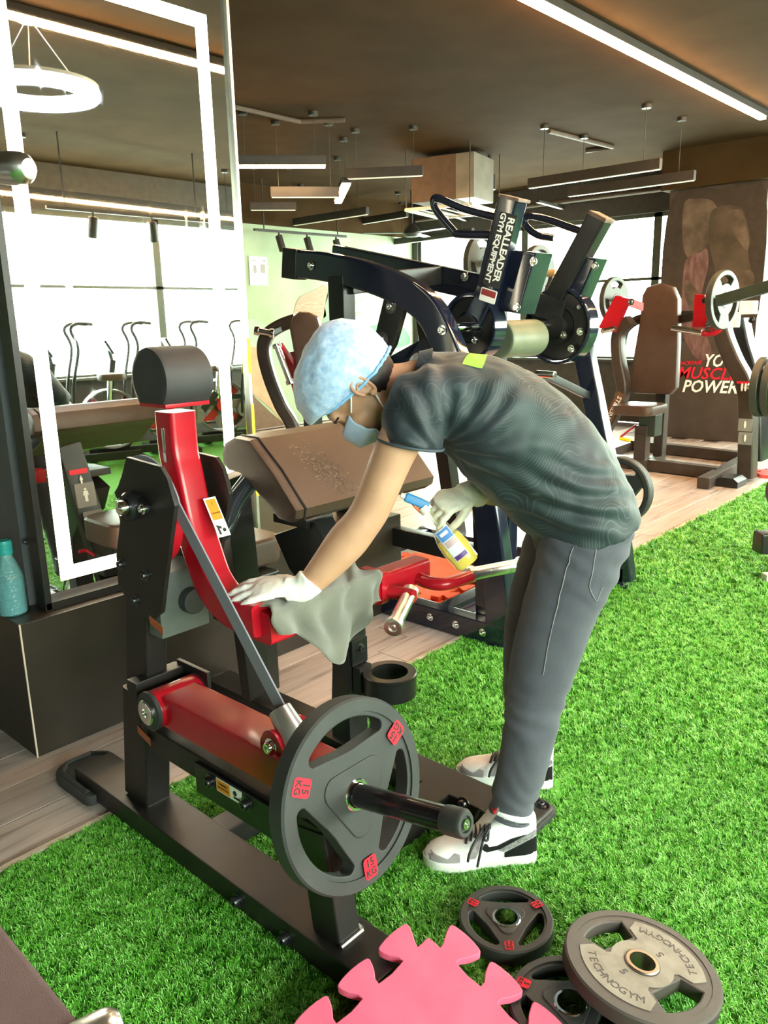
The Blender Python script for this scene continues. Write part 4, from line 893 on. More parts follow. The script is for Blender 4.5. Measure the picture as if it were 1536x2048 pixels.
    for j in range(NV+1):
        t = j/NV; ring = []
        for i in range(NU):
            a = 2*math.pi*i/NU; ca, sa = math.cos(a), math.sin(a)
            rim = (e_f+e_b)/2+(e_f-e_b)/2*ca+Vector((.083*sa, 0, 0)); rim.z -= .020*abs(sa)**2
            dome = Vector((.100*sa, -.014+.136*ca, .066)); ph = t*math.pi/2
            up_ = .098*math.sin(ph); sh = math.cos(ph)**.75 if t < 1 else 0
            lo = rim.lerp(dome, min(1, (t*3.2))**.8) if t < .32 else dome
            q = Vector((lo.x*(sh if t >= .0 else 1), -.014+(lo.y+.014)*sh, lo.z if t < .0 else lo.z+up_*(1 if t > 0 else 0)))
            if t < .32: w = t/.32; q = rim.lerp(Vector((.100*sa*sh, -.014+.136*ca*sh, .066+up_)), w**.62); q += Vector((sa, ca, -.2)).normalized()*.012*math.sin(w*math.pi)
            f = noise.noise(Vector((q.x*26+3, q.y*26, q.z*26)))*.0045+noise.noise(Vector((q.x*60, q.y*60, q.z*60+5)))*.0018
            g = math.sin(a*31+2*math.sin(a*5))*.0022*max(0, 1-t*2.6)
            q += (q-Vector((0, -.01, .05))).normalized()*(f+g); ring.append(HM @ q)
        rings.append(ring)
    m.loft(rings, cap=False)
    net_m = bpy.data.materials.new('pale_blue_nonwoven'); net_m.use_nodes = True
    N = net_m.node_tree.nodes; L = net_m.node_tree.links; p_ = N['Principled BSDF']; nz = N.new('ShaderNodeTexNoise'); nz.inputs['Scale'].default_value = 90; nz.inputs['Detail'].default_value = 5
    cr = N.new('ShaderNodeValToRGB'); cr.color_ramp.elements[0].position = .3; cr.color_ramp.elements[0].color = (.30, .45, .74, 1); cr.color_ramp.elements[1].position = .7; cr.color_ramp.elements[1].color = (.52, .66, .87, 1)
    tc = N.new('ShaderNodeTexCoord'); L.new(tc.outputs['Object'], nz.inputs['Vector']); L.new(nz.outputs[0], cr.inputs[0]); L.new(cr.outputs[0], p_.inputs['Base Color']); p_.inputs['Roughness'].default_value = .75; p_.inputs['Sheen Weight'].default_value = .4
    bp = N.new('ShaderNodeBump'); bp.inputs['Strength'].default_value = .5; bp.inputs['Distance'].default_value = .003; L.new(nz.outputs[0], bp.inputs['Height']); L.new(bp.outputs[0], p_.inputs['Normal'])
    net = link('hair_net', m.to_mesh(), net_m, root, smooth=180, wn=False, label='pale blue bouffant hair net')
    MB().tube([q+(q-HM @ Vector((0, 0, .03))).normalized()*.002 for q in rings[0]], .0042, 8, closed=True).build('elastic_edge', M('blue_elastic', (.22, .45, .75), .6), net, smooth=60)
    # ---- face mask with pleats and ear loops
    m = MB(); rows = []
    for j in range(15):
        v = j/14; row = []
        for i in range(23):
            u = i/22*2-1
            yc = .117+.012*math.sin(v*math.pi)-.045*max(0, v-.55)/.45-.004*math.cos(v*math.pi*6)
            zc_ = .004-.108*v
            x = u*(.066-.008*abs(v-.5)); y = yc-(.062+.0*v)*abs(u)**2.0-(.016 if v < .2 else .010)*abs(u)*.3; z = zc_+.012*abs(u)*(.4-v)*1.3
            row.append(HM @ Vector((x, y, z)))
        rows.append(row)
    vs = [p for r_ in rows for p in r_]; fs = [(j*23+i, j*23+i+1, (j+1)*23+i+1, (j+1)*23+i) for j in range(14) for i in range(22)]
    bb = BVHTree.FromPolygons([v.co+root.location for v in body.data.vertices], [list(p.vertices) for p in body.data.polygons])
    for k_, q in enumerate(vs):
        l_ = HM.inverted() @ q; out = HM.to_3x3() @ Vector((l_.x, l_.y+.02, 0)).normalized(); h_ = bb.ray_cast(q+out*.09, -out, .16)
        if h_[0] is not None and (h_[0]-q).dot(out) > -.0035: vs[k_] = h_[0]+out*.0042
    for _ in range(4):
        o_ = [v.copy() for v in vs]
        for j in range(15):
            for i in range(23):
                nb = [o_[b_*23+a_] for a_, b_ in ((i-1, j), (i+1, j), (i, j-1), (i, j+1)) if 0 <= a_ < 23 and 0 <= b_ < 15]
                vs[j*23+i] = o_[j*23+i]*.5+sum(nb, Vector())/len(nb)*.5
    for k_, q in enumerate(vs): vs[k_] = q+h_fwd*.0035
    m.add(vs, fs); mask_m = M('pale_blue_mask', (.42, .57, .85), .75, col2=(.50, .64, .88), scale=40, bump=.2, bscale=600)
    mk = link('face_mask', m.to_mesh(), mask_m, root, smooth=60, wn=False, label='pale blue pleated face mask'); so = mk.modifiers.new('thick', 'SOLIDIFY'); so.thickness = .0016
    loop_m = M('white_elastic', (.82, .84, .86), .7)
    for s in (-1, 1):
        ear = Vector((s*.080, -.030, .012))
        for u_, v_ in ((.98, 1), (.98, 13)):
            q = rows[v_][22 if s > 0 else 0]; ql = HM.inverted() @ q
            mid = Vector((s*.077, (ql.y-.0)*.5+.0, (ql.z+.02)*.5+(.012 if v_ == 1 else -.02)))
            e_ = Vector((s*.081, .006, .020)) if v_ == 1 else Vector((s*.077, -.026, -.020))
            MB().tube([HM @ p for p in cat_rom([ql, Vector((s*.0765, ql.y*.55, (ql.z+e_.z)*.5)), e_], 5)], .0022, 8).build('ear_loop', loop_m, mk, smooth=60)
    # ---- shirt
    b = MB()
    SS = [[(1.814, 0.9498, 0.8526), 0.1389], [(1.796, 0.969, 0.9251), 0.1429], [(1.76, 1.009, 0.9945), 0.1532], [(1.705, 1.068, 1.08), 0.1592], [(1.647, 1.133, 1.155), 0.1453], [(1.59, 1.195, 1.207), 0.1183], [(1.546, 1.243, 1.242), 0.0793], [(1.51, 1.268, 1.251), 0.0641]]
    dep = (.178, .182, .182, .19, .20, .20, .165, .085)
    limb(b, [(Vector(p), r_, d_) for (p, r_), d_ in zip(SS, dep)], 30, 5, caps=False)
    hemL = Vector((1.385, 1.175, 1.113))
    limb(b, [[(1.518, 1.155, 1.221), 0.075]+[.08], (SH_L+Vector((0, 0, -.004)), .072, .072), [(1.393, 1.171, 1.162), 0.0723]+[.072], (hemL, 0.074, .074)], 24, 5, caps=False)
    limb(b, [[(1.66, 1.222, 1.2), 0.075]+[.08], (SH_R, .07, .07), (SH_R.lerp(EL_R, .3), .068, .070), (SH_R.lerp(EL_R, .55), .070, .070)], 24, 5, caps=False)
    me = fuse(b, .0075, 7)
    armp = Vector((1.438, 1.124, 1.096)); belly = Vector((1.631, 0.8823, 0.9563)); nr = (armp-belly)
    def folds(p, n):
        d = p-armp; r_ = d.length; ang = math.atan2(d.z, d.dot(Vector((0.6699, -0.7421, -0.0212))))
        f = .0055*math.sin(ang*15+noise.noise(p*7)*4)*math.exp(-((r_-.14)/.10)**2)
        d2 = p-belly; l2 = d2.length
        f += .007*math.sin(d2.z*105+d2.dot(Vector((0.6699, -0.7421, -0.0212)))*38+noise.noise(p*6)*4)*math.exp(-(l2/.15)**2)
        f += .006*noise.noise(Vector((p.x*9, p.y*9, p.z*17)))+.0025*noise.noise(p*30)
        return f
    displace(me, folds)
    shirt_m = bpy.data.materials.new('dark_teal_contour_fabric'); shirt_m.use_nodes = True
    N = shirt_m.node_tree.nodes; L = shirt_m.node_tree.links; p_ = N['Principled BSDF']; tc = N.new('ShaderNodeTexCoord')
    n0 = N.new('ShaderNodeTexNoise'); n0.inputs['Scale'].default_value = 3.2; n0.inputs['Detail'].default_value = 1.5; L.new(tc.outputs['Object'], n0.inputs['Vector'])
    sepx = N.new('ShaderNodeVectorMath'); sepx.operation = 'DOT_PRODUCT'; sepx.inputs[1].default_value = [0.3685, -0.4082, -0.8617]; L.new(tc.outputs['Object'], sepx.inputs[0])
    ma = N.new('ShaderNodeMath'); ma.operation = 'MULTIPLY_ADD'; ma.inputs[1].default_value = .62; L.new(n0.outputs[0], ma.inputs[0]); L.new(sepx.outputs['Value'], ma.inputs[2])
    mb_ = N.new('ShaderNodeMath'); mb_.operation = 'MULTIPLY'; mb_.inputs[1].default_value = 125; L.new(ma.outputs[0], mb_.inputs[0])
    fr = N.new('ShaderNodeMath'); fr.operation = 'FRACT'; L.new(mb_.outputs[0], fr.inputs[0])
    ln = N.new('ShaderNodeMapRange'); ln.inputs[1].default_value = .80; ln.inputs[2].default_value = .93; L.new(fr.outputs[0], ln.inputs[0])
    n1 = N.new('ShaderNodeTexNoise'); n1.inputs['Scale'].default_value = 4.5; L.new(tc.outputs['Object'], n1.inputs['Vector'])
    lm = N.new('ShaderNodeMapRange'); lm.inputs[1].default_value = .35; lm.inputs[2].default_value = .7; lm.inputs[3].default_value = .12; lm.inputs[4].default_value = .85; L.new(n1.outputs[0], lm.inputs[0])
    mu = N.new('ShaderNodeMath'); mu.operation = 'MULTIPLY'; L.new(ln.outputs[0], mu.inputs[0]); L.new(lm.outputs[0], mu.inputs[1])
    base = N.new('ShaderNodeMix'); base.data_type = 'RGBA'; base.inputs[6].default_value = (.015, .022, .031, 1); base.inputs[7].default_value = (.011, .028, .030, 1)
    n2 = N.new('ShaderNodeMapRange'); n2.inputs[1].default_value = .4; n2.inputs[2].default_value = .6; L.new(n1.outputs[0], n2.inputs[0]); L.new(n2.outputs[0], base.inputs[0])
    mx = N.new('ShaderNodeMix'); mx.data_type = 'RGBA'; mx.inputs[7].default_value = (.085, .115, .135, 1); L.new(base.outputs[2], mx.inputs[6]); L.new(mu.outputs[0], mx.inputs[0]); L.new(mx.outputs[2], p_.inputs['Base Color'])
    p_.inputs['Roughness'].default_value = .62; p_.inputs['Sheen Weight'].default_value = .12; p_.inputs['Sheen Roughness'].default_value = .4
    sh = link('shirt', me, shirt_m, root, smooth=180, wn=False, label='dark teal shirt with fine pale contour lines')
    MB().tube([Vector(q) for q in [hemL+(Vector((0.6699, -0.7421, -0.0212))*math.cos(a)*0.0751+FD*math.sin(a)*.076)+Vector((0, 0, .006-.012*math.cos(a))) for a in [2*math.pi*i/40 for i in range(40)]]], .0035, 8, closed=True).build('sleeve_hem', M('shirt_hem', (.05, .065, .085), .7), sh, smooth=60)
    # collar: a standing band round the neck
    cA, cB = Vector((1.505, 1.273, 1.256)), Vector((1.533, 1.258, 1.247)); ax = (cB-cA).normalized(); cu = ax.cross(FD).normalized()
    m = MB(); rg = []
    for t, r1, r2 in ((0, .070, .070), (.3, .074, .075), (1, .086, .092), (1.05, .078, .085), (.3, .068, .069), (0, .066, .066)):
        rg.append([cA.lerp(cB, t)+cu*r1*math.cos(2*math.pi*i/40)+FD*r2*math.sin(2*math.pi*i/40) for i in range(40)])
    m.loft(rg, cap=False); m.build('collar', shirt_m, sh, smooth=60)
    # ---- print on the upper back, laid on the cloth
    bv = BVHTree.FromPolygons([v.co+root.location for v in me.vertices], [list(p.vertices) for p in me.polygons])
    eye = Vector((0, 0, 1.4))
    def on_cloth(tree, p, lift):
        """nearest point of the cloth to p, lifted along its normal"""
        h = tree.find_nearest(Vector(p)); return h[0]+h[1]*lift
    c1, c2, c3, c4 = [Vector(p) for p in ((1.499, 1.116, 1.284), (1.595, 1.16, 1.323), (1.626, 1.126, 1.317), (1.531, 1.082, 1.276))]
    g = MB(); n_ = 8; vs = [on_cloth(bv, (c1.lerp(c4, i/n_)).lerp(c2.lerp(c3, i/n_), j/n_), .0016) for j in range(n_+1) for i in range(n_+1)]
    g.add(vs, [(j*(n_+1)+i, j*(n_+1)+i+1, (j+1)*(n_+1)+i+1, (j+1)*(n_+1)+i) for j in range(n_) for i in range(n_)])
    g.build('back_print', M('lime_print', (.25, .55, .06), .6), sh, smooth=60, label='lime green printed patch on the upper back')
    # ---- jeans
    b = MB()
    for pts in (legL, legR): limb(b, [(Vector(p), ra, rb) for p, ra, rb in pts[:-1]], 24, 5, caps=False)
    limb(b, [[(1.82, 0.9433, 0.8912), 0.1137]+[.160], [(1.806, 0.9584, 0.8177), 0.1095]+[.165], [(1.79, 0.976, 0.75), 0.0854]+[.13]], 28, 5)
    me = fuse(b, .0075, 5)
    knee = Vector((1.611, 0.9647, 0.4925))
    def jf(p, n):
        k = math.exp(-((p.z-.13)/.09)**2)*.0045+math.exp(-((p.z-.42)/.10)**2)*.003+math.exp(-((p.z-.80)/.09)**2)*.0035
        s_ = p.dot(Vector((0.6699, -0.7421, -0.0212)))
        return k*math.sin(p.z*95+noise.noise(p*7)*6+s_*55)*(.6+noise.noise(p*11))+.005*noise.noise(Vector((p.x*11, p.y*11, p.z*7)))
    displace(me, jf)
    denim = M('grey_washed_denim', (.055, .058, .080), .8, col2=(.082, .086, .112), scale=9, bump=.5, bscale=900, sheen=.2)
    jn = link('jeans', me, denim, root, smooth=180, wn=False, label='grey washed slim jeans')
    bj = BVHTree.FromPolygons([v.co+root.location for v in me.vertices], [list(p.vertices) for p in me.polygons])
    seam_m = M('denim_seam', (.18, .18, .20), .8)
    for pl in ([(1.63, 0.8843, 0.8649), (1.6, 0.8876, 0.8035), (1.58, 0.8945, 0.7199), (1.57, 0.905, 0.6309), (1.564, 0.9121, 0.5398)], [(1.673, 0.837, 0.8942), (1.668, 0.8425, 0.8451), (1.663, 0.848, 0.7953), (1.661, 0.8505, 0.7601), (1.678, 0.8316, 0.7251), (1.689, 0.8193, 0.7566)]):
        q = [on_cloth(bj, p, .0006) for p in cat_rom(pl, 6)]; MB().tube(q, .0016, 6).build('seam', seam_m, jn, smooth=60)
    for pts in (legL, legR):
        p, ra, rb = pts[-2]; pq = pts[-3][0]; t = (Vector(p)-Vector(pq)).normalized(); a = t.cross(FD).normalized(); bb_ = a.cross(t)
        MB().tube([Vector(p)+a*(ra*.99)*math.cos(2*math.pi*i/36)+bb_*(rb*.99)*math.sin(2*math.pi*i/36) for i in range(36)], .004, 8, closed=True).build('hem', denim, jn, smooth=60)
    # ---- gloves
    latex = M('white_latex', (.78, .74, .62), .5, col2=(.84, .80, .70), scale=30, bump=.25, bscale=160)
    yL = (Vector((1.093, 1.458, 0.7701))-WR_L).normalized(); zL = Vector((0, 0, 1))+Vector((-0.7178, -0.6548, 0.2367))*.35
    handL = basis(WR_L+yL*.052+Vector((0, 0, .010)), yL.cross(zL), yL)     # x = y cross z: to the thumb side of a left hand seen palm down
    b = MB(); hand_parts(b, handL, ((8, 14, 12), (6, 13, 12), (8, 14, 12), (11, 17, 12)), thumb=(42, 12), thick=1.08)
    fl_ = (WR_L-EL_L).normalized(); limb(b, [(WR_L-fl_*.030, .0365, .034), (WR_L-fl_*.008, .034, .030), (WR_L+yL*.012, .033, .026), (WR_L+yL*.04, .034, .022)], 20, 4, caps=False)
    me = fuse(b, .0034, 3); displace(me, lambda p, n: .0016*noise.noise(p*70)); gl = link('glove', me, M('white_cotton_glove', (.84, .82, .80), .7, bump=.25, bscale=300), root, smooth=180, wn=False, label='white glove pressing the cloth')
    yR = (Vector((1.589, 1.27, 0.9188))-WR_R).normalized(); zR = Vector((0, 0, .85))+Vector((-0.7178, -0.6548, 0.2367))*.75
    handR = basis(WR_R+yR*.050, zR.cross(yR)*-1, yR); xR = (yR.cross(zR)).normalized()
    handR = Matrix((xR, yR, xR.cross(yR))).transposed().to_4x4(); handR.translation = WR_R+yR*.050
    # right hand seen from its back: the thumb lies on the far side
    b = MB(); mir = handR @ Matrix.Diagonal((-1, 1, 1, 1))
    hand_parts(b, mir, ((38, 40, 22), (52, 62, 35), (56, 64, 38), (58, 66, 40)), thumb=(30, 45), thick=1.06)
    fr_ = (WR_R-EL_R).normalized(); limb(b, [(WR_R-fr_*.034, .041, .039), (WR_R-fr_*.010, .038, .035), (WR_R+yR*.012, .036, .030), (WR_R+yR*.04, .036, .024)], 20, 4, caps=False)
    me = fuse(b, .0034, 3); displace(me, lambda p, n: .0014*noise.noise(p*80)); link('glove', me, latex, root, smooth=180, wn=False, label='translucent white glove gripping the spray bottle')
    # ---- shoes
    for heel, toe, far in ((Vector((1.606, .950, 0)), Vector((1.392, 1.156, 0)), False), (Vector((1.926, 1.082, 0)), Vector((1.780, 1.340, 0)), True)):
        shoe(root, heel, toe, far)
    return root
hair_m = M('dark_hair', (.008, .005, .006), .5, col2=(.016, .010, .010), scale=60, stretch=(1, 1, 4))
legL = [(Vector(p), ra, rb) for p, ra, rb in (
    [(1.738, 0.9143, 0.8476), 0.1112]+[.095], [(1.717, 0.9223, 0.7792), 0.1041]+[.092], [(1.686, 0.9411, 0.6907), 0.0958]+[.085], [(1.659, 0.9562, 0.5943), 0.0876]+[.075], [(1.635, 0.9679, 0.4963), 0.0805]+[.066],
    [(1.614, 0.9758, 0.3898), 0.0695]+[.060], [(1.593, 0.9838, 0.2671), 0.0637]+[.055], [(1.575, 0.9962, 0.18), 0.0589]+[.053], [(1.563, 1.002, 0.1273), 0.0539]+[.053], [(1.553, 1.000, .085), .03, .03])]
legR = [(Vector(p), ra, rb) for p, ra, rb in (
    [(1.851, 1.027, 0.8022), 0.1118]+[.095], [(1.839, 1.056, 0.7071), 0.1031]+[.09], [(1.828, 1.082, 0.6018), 0.0964]+[.082], [(1.825, 1.1, 0.4929), 0.0866]+[.072], [(1.828, 1.112, 0.3804), 0.075]+[.063],
    [(1.834, 1.12, 0.2803), 0.0673]+[.056], [(1.84, 1.128, 0.1938), 0.0623]+[.053], [(1.843, 1.133, 0.1415), 0.0597]+[.052], [(1.893, 1.137, .150), .044, .044], [(1.893, 1.140, .085), .03, .03])]
def shoe(root, heel, toe, far):
    d = (toe-heel); L_ = d.length; x = d.normalized(); y = Vector((-x.y, x.x, 0)); m4 = Matrix((x, y, Vector((0, 0, 1)))).transposed().to_4x4(); m4.translation = heel
    leather_w = M('white_shoe_leather', (.80, .79, .80), .45, bump=.08, bscale=200); toe_g = M('pale_lilac_suede', (.52, .48, .50), .6); sole_w = M('white_rubber_sole', (.78, .77, .76), .55); blk = M('black_shoe_leather', (.02, .02, .024), .45)
    speck = M('speckled_grey_shoe', (.25, .25, .26), .6, col2=(.55, .55, .55), scale=160)
    def outline(t):    # half width along the length, t 0 heel .. 1 toe
        pts = [(0, .020), (.03, .031), (.12, .037), (.3, .038), (.5, .041), (.68, .050), (.8, .050), (.9, .042), (.96, .029), (1.0, .010)]
        for (a, u), (b_, v) in zip(pts, pts[1:]):
            if t <= b_: k = (t-a)/(b_-a); return u+(v-u)*(3*k*k-2*k**3 if False else k)
        return pts[-1][1]
    so = MB(); rg = []
    ts = [i/28 for i in range(29)]
    for z, k in ((.002, .95), (.010, 1.03), (.030, 1.05), (.034, 1.0)):
        rg.append([m4 @ Vector((t*L_, outline(t)*k, z)) for t in ts]+[m4 @ Vector((t*L_, -outline(t)*k, z)) for t in ts[::-1]])
    so.loft(rg); up = MB()
    def top(t): # height of the upper
        pts = [(0, .135), (.10, .140), (.22, .132), (.34, .128), (.42, .118), (.52, .098), (.62, .082), (.74, .070), (.86, .062), (.94, .052), (1, .036)]
        for (a, u), (b_, v) in zip(pts, pts[1:]):
            if t <= b_: return u+(v-u)*(t-a)/(b_-a)
        return .03
    rings = []
    for i in range(31):
        t = .004+.99*i/30; w = outline(t)*.97; h = top(t); r = []
        for k in range(21):
            a = math.pi*k/20; ca, sa = math.cos(a), math.sin(a); e = .55 if t > .5 else .38
            yy = math.copysign(abs(ca)**e, ca)*w*(1-.22*(max(0, sa)**2)*(1 if t < .5 else .6)); zz = .028+(h-.028)*sa**(.7 if t > .5 else .5)
            r.append(m4 @ Vector((t*L_, yy, zz)))
        rings.append(r)
    up.loft(rings); me = fuse(up, .0045, 3)
    s = link('shoe', me, leather_w, root, smooth=180, wn=False, label='white high-top sneaker with black laces and black heel, %s' % ('right foot' if far else 'left foot'))
    so.build('sole', sole_w, s, smooth=50)
    bv = BVHTree.FromPolygons([v.co+root.location for v in me.vertices], [list(p.vertices) for p in me.polygons])
    def patch(poly, side, mat, nm, lift=.0022, n=14, lab=None):
        """piece of leather laid on the side of the upper: poly in (length fraction, height)"""
        me2 = flat_mesh([poly], .0001); bm = bmesh.new(); bm.from_mesh(me2); bpy.data.meshes.remove(me2)
        bmesh.ops.triangulate(bm, faces=bm.faces[:]); bmesh.ops.subdivide_edges(bm, edges=bm.edges[:], cuts=4, use_grid_fill=True)
        for v in bm.verts:
            o = m4 @ Vector((v.co.x*L_, side*.12, v.co.y)); h = bv.ray_cast(o, y*-side)
            if h[0] is None: h = bv.find_nearest(m4 @ Vector((v.co.x*L_, side*.04, v.co.y)))
            v.co = h[0]+h[1]*lift
        m = MB(); m.merge(bm); return m.build(nm, mat, s, smooth=180, wn=False, label=lab)
    for side in (-1, 1):
        patch([(.70, .036), (.99, .036), (.985, .044), (.93, .052), (.86, .050), (.80, .046), (.74, .058), (.70, .056)], side, toe_g, 'toe_guard')
        patch([(.01, .038), (.30, .036), (.30, .050), (.10, .078), (.015, .085)], side, blk, 'heel_counter', lab='black heel panel')
        patch([(.015, .088), (.10, .080), (.31, .052), (.36, .058), (.18, .086), (.02, .104)], side, speck, 'heel_overlay')
        patch([(.10, .098), (.22, .080), (.34, .062), (.46, .056), (.50, .064), (.475, .080), (.455, .078), (.44, .070), (.36, .072), (.24, .088)], side, blk, 'side_mark', lift=.003, lab='black curved side mark')
        patch([(.56, .042), (.63, .042), (.60, .072), (.54, .088), (.47, .106), (.43, .108), (.50, .076)], side, toe_g, 'lace_panel')
    tg = MB(); rg = []
    for t, z, w in ((.60, .080, .018), (.50, .105, .022), (.42, .132, .026), (.36, .160, .028), (.345, .168, .024)):
        rg.append([m4 @ Vector((t*L_+a*.0, b_*w, z+c)) for a, b_, c in ((0, -1, 0), (0, -.5, .006), (0, 0, .008), (0, .5, .006), (0, 1, 0), (0, .5, -.004), (0, -.5, -.004))])
    tg.loft(rg); t_ = tg.build('tongue', leather_w, s, smooth=60)
    MB().box(m4 @ Vector((.372*L_, .012, .158)), (.010, .016, .012), m4.to_3x3() @ Matrix.Rotation(math.radians(-50), 3, 'Y')).build('tongue_label', red_print, t_, label='small red tongue label')
    for k in range(6):
        t = .40+k*.042; z = top(t)+.004; w = outline(t)*.62
        MB().tube(cat_rom([m4 @ Vector((t*L_-.004, -w, z-.012)), m4 @ Vector((t*L_, -w*.4, z)), m4 @ Vector((t*L_+.004, w*.4, z)), m4 @ Vector((t*L_+.008, w, z-.012))], 4), .0036, 8).build('lace', blk, s, smooth=60)
    side = 1
    for q in ([(.44, .018, .122), (.50, .050, .100), (.54, .062, .060), (.56, .066, .034)], [(.44, .010, .122), (.54, .040, .104), (.62, .058, .072), (.64, .062, .048)], [(.43, .020, .125), (.46, .052, .128), (.50, .060, .110), (.46, .050, .100), (.44, .03, .115)], [(.42, -.010, .128), (.46, -.050, .120), (.50, -.062, .085)]):
        MB().tube(cat_rom([m4 @ Vector((a*L_, b_, c)) for a, b_, c in q], 5), .0034, 8).build('lace_end', blk, s, smooth=60)
    # padded collar round the ankle
    cp = MB(); pts = [m4 @ Vector((L_*(.20+.165*math.cos(a)), .036*math.sin(a), .140+.012*math.cos(a)+.006*abs(math.sin(a)))) for a in [2*math.pi*i/32 for i in range(32)]]
    cp.tube(pts, .010, 10, closed=True); cp.build('collar', leather_w, s, smooth=60)
person = build_person()

# ---------------------------------------------------------------- things on the turf, ledge and in the hands
def floor_plates():
    rp = Matrix.Rotation
    tri_plate('weight_plate', 'small black rubber plate with red labels lying flat on the turf near the sneaker', 0.108, .034, '2.5', Matrix.Translation((1.328, 0.8558, 0.032)) @ rp(math.radians(-52), 4, 'Z'))
    tri_plate('weight_plate', 'black rubber plate with red labels lying flat, half under the lettered grey plate', .124, .040, '5', Matrix.Translation((1.21, 0.6244, 0.034)) @ rp(math.radians(-48), 4, 'Z'))
    c = Vector((1.347, 0.5403, 0.085)); ang = math.radians(9)
    tdir = Vector((1.211, 0.6384, 0.034))-c; tdir.z = 0; tdir.normalize()
    axis = Vector((-tdir.y, tdir.x, 0))
    m4 = Matrix.Translation(c) @ Matrix.Rotation(-ang, 4, axis) @ rp(math.radians(-16), 4, 'Z')
    R, T = .158, .034
    r = thing('weight_plate', 'lettered grey and black plate leaning on the black rubber plate on the turf', 'weight plate', c)
    brn = M('taupe_rubber', (.060, .048, .044), .5, bump=.25, bscale=800); gp = M('worn_grey_paint', (.19, .17, .145), .55, col2=(.27, .245, .21), scale=25)
    # the two pale fields face local +x/-x, the hand openings lie at +y/-y
    holes = [arc(R*.76, 62, 118, 10)+[(-R*.27, R*.40), (R*.27, R*.40)], arc(R*.76, 242, 298, 10)+[(R*.27, -R*.40), (-R*.27, -R*.40)], arc(.0285, 0, 350, 35)]
    m = MB(); m.mesh(flat_mesh([arc(R, 0, 357, 90), *holes], T*.46, .004), m4); m.ring(c-m4.to_3x3() @ Vector((0, 0, T*.5)), m4.to_3x3() @ Vector((0, 0, 1)), R, R*.87, T, 72, .004)
    m.build('disc', brn, r)
    n = m4.to_3x3() @ Vector((0, 0, 1))
    fld = arc(R*.80, -47, 47, 16)+[(R*.36, R*.52), (R*.30, R*.34)]+arc(R*.40, 52, 128, 8)+[(-R*.30, R*.34), (-R*.36, R*.52)]+arc(R*.80, 133, 227, 16)+[(-R*.36, -R*.52), (-R*.30, -R*.34)]+arc(R*.40, 232, 308, 8)+[(R*.30, -R*.34), (R*.36, -R*.52)]
    MB().mesh(flat_mesh([fld, arc(R*.23, 0, 350, 35)], .0008), m4 @ Matrix.Translation((0, 0, T*.46+.0006))).build('pale_field', gp, r, label='worn pale grey face with engraved lettering')
    MB().ring(c+n*(T*.46), n, R*.225, .036, .003, 40, .001).build('hub_ring', brn, r)
    MB().ring(c-n*T*.5, n, .0345, .0262, T+.004, 40, .002).build('steel_bush', M('worn_bronze_steel', (.45, .38, .33), .3, 1.0), r)
    ink = M('engraved_shadow_paint', (.07, .06, .055), .6)
    word = 'TECHNOGYM'; tm = MB()
    for s_ in (0, 180):
        for i, ch in enumerate(word):
            a = s_+(i-4)*9.8-90
            ra = math.radians(a+90)
            p = m4 @ Matrix.Rotation(math.radians(s_), 4, 'Z') @ Matrix.Rotation(math.radians((i-4)*9.6), 4, 'Z') @ Matrix.Translation((R*.655, 0, T*.46+.0017)) @ rp(math.radians(90), 4, 'Z')
            t = text_mesh(ch, R*.155, .0003); MB().mesh(t, p).build('letter', ink, r, smooth=0)
        p = m4 @ Matrix.Rotation(math.radians(s_), 4, 'Z') @ Matrix.Translation((R*.36, 0, T*.46+.0017)) @ rp(math.radians(90), 4, 'Z')
        MB().mesh(text_mesh('5', R*.16, .0003, bold=.0003), p).build('letter', ink, r, smooth=0)
floor_plates()
def mat_shape(n, L_, tab):
    """jigsaw outline: square of side L_ with dovetail tabs along every side"""
    pts = []
    st = L_/n
    for s_ in range(4):
        a = s_*90; ca, sa = math.cos(math.radians(a)), math.sin(math.radians(a)); side = []
        for k in range(n):
            x = -L_/2+k*st
            side += [(x+st*.02, 0)] if k == 0 else []
            q = [(x+st*.30, 0), (x+st*.20, tab*.45), (x+st*.12, tab*.86), (x+st*.20, tab*1.0), (x+st*.5, tab*1.06), (x+st*.80, tab*1.0), (x+st*.88, tab*.86), (x+st*.80, tab*.45), (x+st*.70, 0)]
            side += q
        for x, y in side: pts.append((ca*x+sa*(L_/2+y), sa*x-ca*(L_/2+y)))
    return pts
def foam_mat(label, o, ang, mat, L_=.5, n=4, tab=.055, T=.022, group=None, m4=None):
    m4 = m4 or Matrix.Translation(o) @ Matrix.Rotation(math.radians(ang), 4, 'Z')
    pts = mat_shape(n, L_, tab); rp_ = [p.to_2d() for p in cat_rom([Vector((*p, 0)) for p in pts], 2, True)]
    m = MB(); m.mesh(flat_mesh([rp_], T/2, .002), m4)
    o_ = m.to_mesh(); return link('foam_mat', o_, mat, None, label, 'foam mat', group, loc=o)
pink = M('pink_foam', (.76, .125, .235), .75, bump=.15, bscale=500, col2=(.80, .15, .27)); orange = M('orange_red_foam', (.75, .12, .045), .75, bump=.15, bscale=500)
k1, k2 = Vector((1.115, 0.8801, 0.085)), Vector((0.886, 0.9413, 0.085))
